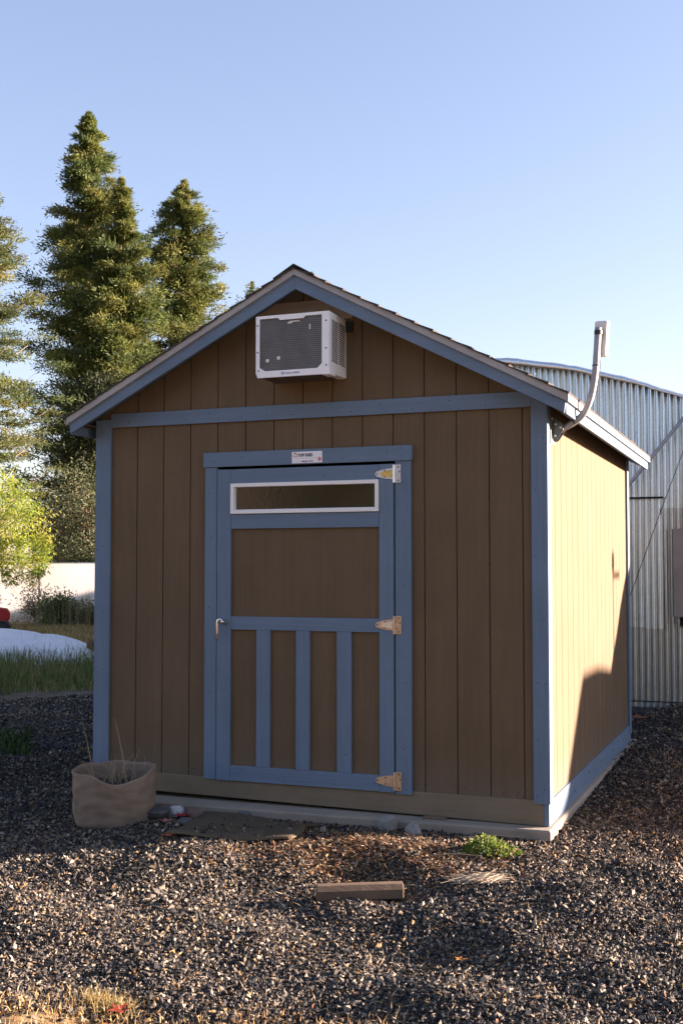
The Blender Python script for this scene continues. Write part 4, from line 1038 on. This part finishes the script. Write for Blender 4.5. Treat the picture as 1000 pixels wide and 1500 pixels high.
ring = [i for i in range(n1)] + [j * n1 + n1 - 1 for j in range(1, n2)] + [(n2 - 1) * n1 + i for i in range(n1 - 2, -1, -1)] + [j * n1 for j in range(n2 - 2, 0, -1)]
for a, c in zip(ring, ring[1:] + ring[:1]): F.append((a, c, o_ + c, o_ + a))
b = MB(); b.add(V, F)
tag(b.build('doormat', M['coir'], base=(1.4, -.5, .03), smooth=True), 'worn dark brown doormat lying crooked on gravel before the door', 'doormat')

# ------------------------------------------------------------------ timber offcut, weed, straw
pa, pb = Vector((2.275, -1.60, 0)), Vector((2.655, -1.42, 0)); d = (pb - pa).normalized(); nrm = Vector((-d.y, d.x, 0)); L = (pb - pa).length
z0 = float(hgt(2.45, -1.5)) + .006
b = MB(); b.prism([(0, 0), (.085, 0), (.085, .05), (.072, .068), (.02, .070), (0, .046)], 0, 0, L)
b.v = [tuple(pa + d * p[0] + nrm * p[1] + Vector((0, 0, z0 + p[2] + .012 * p[0]))) for p in b.v]
o = b.build('timber_offcut', M['plank'], base=tuple(pa + Vector((0, 0, z0))), bevel=.004)
tag(o, 'short weathered brown timber offcut lying on the gravel', 'timber')
rng = np.random.default_rng(66)
wx, wy = 2.86, -.60; wz = float(hgt(wx, wy))
wd = thing('green_weed', 'low bright green leafy weed growing in gravel at the slab corner', 'plant', (wx, wy, wz))
n = 900; th = rng.uniform(0, 6.283, n); rr_ = np.sqrt(rng.random(n)); hh_ = .075 * (1 - rr_ ** 2) + .01
P = np.stack([wx + .14 * rr_ * (1 + .25 * np.sin(3 * th + 1) + .15 * np.sin(7 * th)) * np.cos(th), wy + .12 * rr_ * np.sin(th), wz + hh_ * rng.uniform(.45, 1.15, n) + .01], 1)
D = np.stack([np.cos(th) * rr_, np.sin(th) * rr_, np.full(n, .45)], 1) + rng.normal(0, .5, (n, 3))
V, F = leaves(P, D, rng.normal(0, .5, (n, 3)) + np.array([0, 0, 1]), rng.uniform(.014, .028, n), rng.uniform(.010, .018, n))
npmesh('leaves', V, F, M['leaf'], wd, tint=shades(rng, n, [(.13, .2, .035), (.2, .27, .05), (.28, .33, .08), (.1, .13, .035)], .15))
b = MB()
for q in range(26):
    a = rng.uniform(0, 6.28); r = rng.uniform(.04, .14)
    b.tube([(wx, wy, wz), (wx + r * .5 * math.cos(a), wy + r * .5 * math.sin(a), wz + .03), (wx + r * math.cos(a), wy + r * .75 * math.sin(a), wz + .05)], [.003, .002, .001], 4)
b.build('stems', plain('green_stem', (.1, .14, .04), .7), wd)
n = 170; t_ = rng.normal(0, 1, (n, 2))
sx_, sy_ = 2.96, -1.14; b = MB()
for q in range(n):
    x0, y0 = sx_ + t_[q, 0] * .05, sy_ + t_[q, 1] * .035; a = R(28) + rng.normal(0, .38); l = rng.uniform(.05, .15); z = float(hgt(x0, y0)) + .014 + rng.uniform(0, .02)
    b.tube([(x0 - l * .5 * math.cos(a), y0 - l * .5 * math.sin(a), z), (x0, y0, z + .008), (x0 + l * .5 * math.cos(a), y0 + l * .5 * math.sin(a), z + rng.uniform(-.004, .018))], [.0013, .0016, .001], 4)
tag(b.build('straw_tuft', plain('pale_straw', (.55, .45, .32), .7, 0, .2, 30, .1), base=(sx_, sy_, .03)), 'pale tuft of loose straw on the gravel right of the timber offcut', 'straw')
# sticks by the slab corner
for (x0, y0, x1, y1, lab) in ((2.65, -.33, 2.98, -.22, 'thin dry twig lying along the slab front'), (2.62, -.86, 2.87, -.80, 'pale dry twig between the weed and the straw tuft')):
    z = float(hgt(x0, y0)) + .026
    b = MB().tube([(x0, y0, z), ((x0 + x1) / 2, (y0 + y1) / 2 + .012, z + .012), (x1, y1, z + .006)], [.003, .0035, .002], 5)
    tag(b.build('twig', stem_m, base=(x0, y0, z)), lab, 'twig')
# grass tuft at the bottom edge
tf = np.stack([rng.normal(2.12, .055, 420), rng.normal(-3.21, .035, 420), np.zeros(420)], 1); tf[:, 2] = hgt(tf[:, 0], tf[:, 1])
o = blades('grass_tuft', tf, rng.uniform(.03, .075, 420), .0035, [(.42, .3, .13), (.34, .24, .1), (.2, .19, .07), (.45, .36, .2)], 36, .7, base=(2.12, -3.21, 0))
tag(o, 'yellow grass tuft beside the red leaf at the bottom edge', 'grass tuft')

# ------------------------------------------------------------------ light, sky, camera
w = bpy.data.worlds.new('World'); sc.world = w; w.use_nodes = True
nt = w.node_tree; bg = nt.nodes['Background']
sky = nt.nodes.new('ShaderNodeTexSky'); sky.sky_type = 'NISHITA'; sky.sun_disc = False
sky.sun_elevation = SUN_EL; sky.sun_rotation = math.pi / 2 - SUN_AZ; sky.altitude = 50; sky.air_density = 1.0; sky.dust_density = .8; sky.ozone_density = 1.0
tint = nt.nodes.new('ShaderNodeMix'); tint.data_type = 'RGBA'; tint.blend_type = 'MULTIPLY'; tint.inputs[0].default_value = 1
tint.inputs[7].default_value = (1.15, 1.07, 1.27, 1)          # white balance of the evening sky
gm = nt.nodes.new('ShaderNodeGamma'); gm.inputs['Gamma'].default_value = .8
nt.links.new(sky.outputs[0], gm.inputs['Color']); nt.links.new(gm.outputs[0], tint.inputs[6]); nt.links.new(tint.outputs[2], bg.inputs['Color']); bg.inputs['Strength'].default_value = .052
ld = bpy.data.lights.new('sun', 'SUN'); ld.energy = 5; ld.angle = R(.6); ld.color = (1, .77, .64)
lo_ = bpy.data.objects.new('sun', ld); COL.objects.link(lo_)
sd = Vector((math.cos(SUN_AZ) * math.cos(SUN_EL), math.sin(SUN_AZ) * math.cos(SUN_EL), math.sin(SUN_EL)))
lo_.rotation_euler = sd.to_track_quat('Z', 'Y').to_euler(); lo_.location = (20, 10, 12)
cd = bpy.data.cameras.new('camera'); cam = bpy.data.objects.new('camera', cd); COL.objects.link(cam)
cam.location = (4.427742, -6.840857, 1.60); cam.rotation_euler = (math.pi / 2 + .0490166, 0, .3688593)
cd.sensor_fit = 'VERTICAL'; cd.sensor_height = 36; cd.lens = 1701.44 / 1500 * 36; cd.clip_end = 3000; cd.clip_start = .05
sc.camera = cam
vs = sc.view_settings; vs.view_transform = 'Standard'; vs.look = 'None'; vs.gamma = 1; vs.use_curve_mapping = False; vs.exposure = 2.8
sc.render.engine = 'CYCLES'; sc.cycles.max_bounces = 8
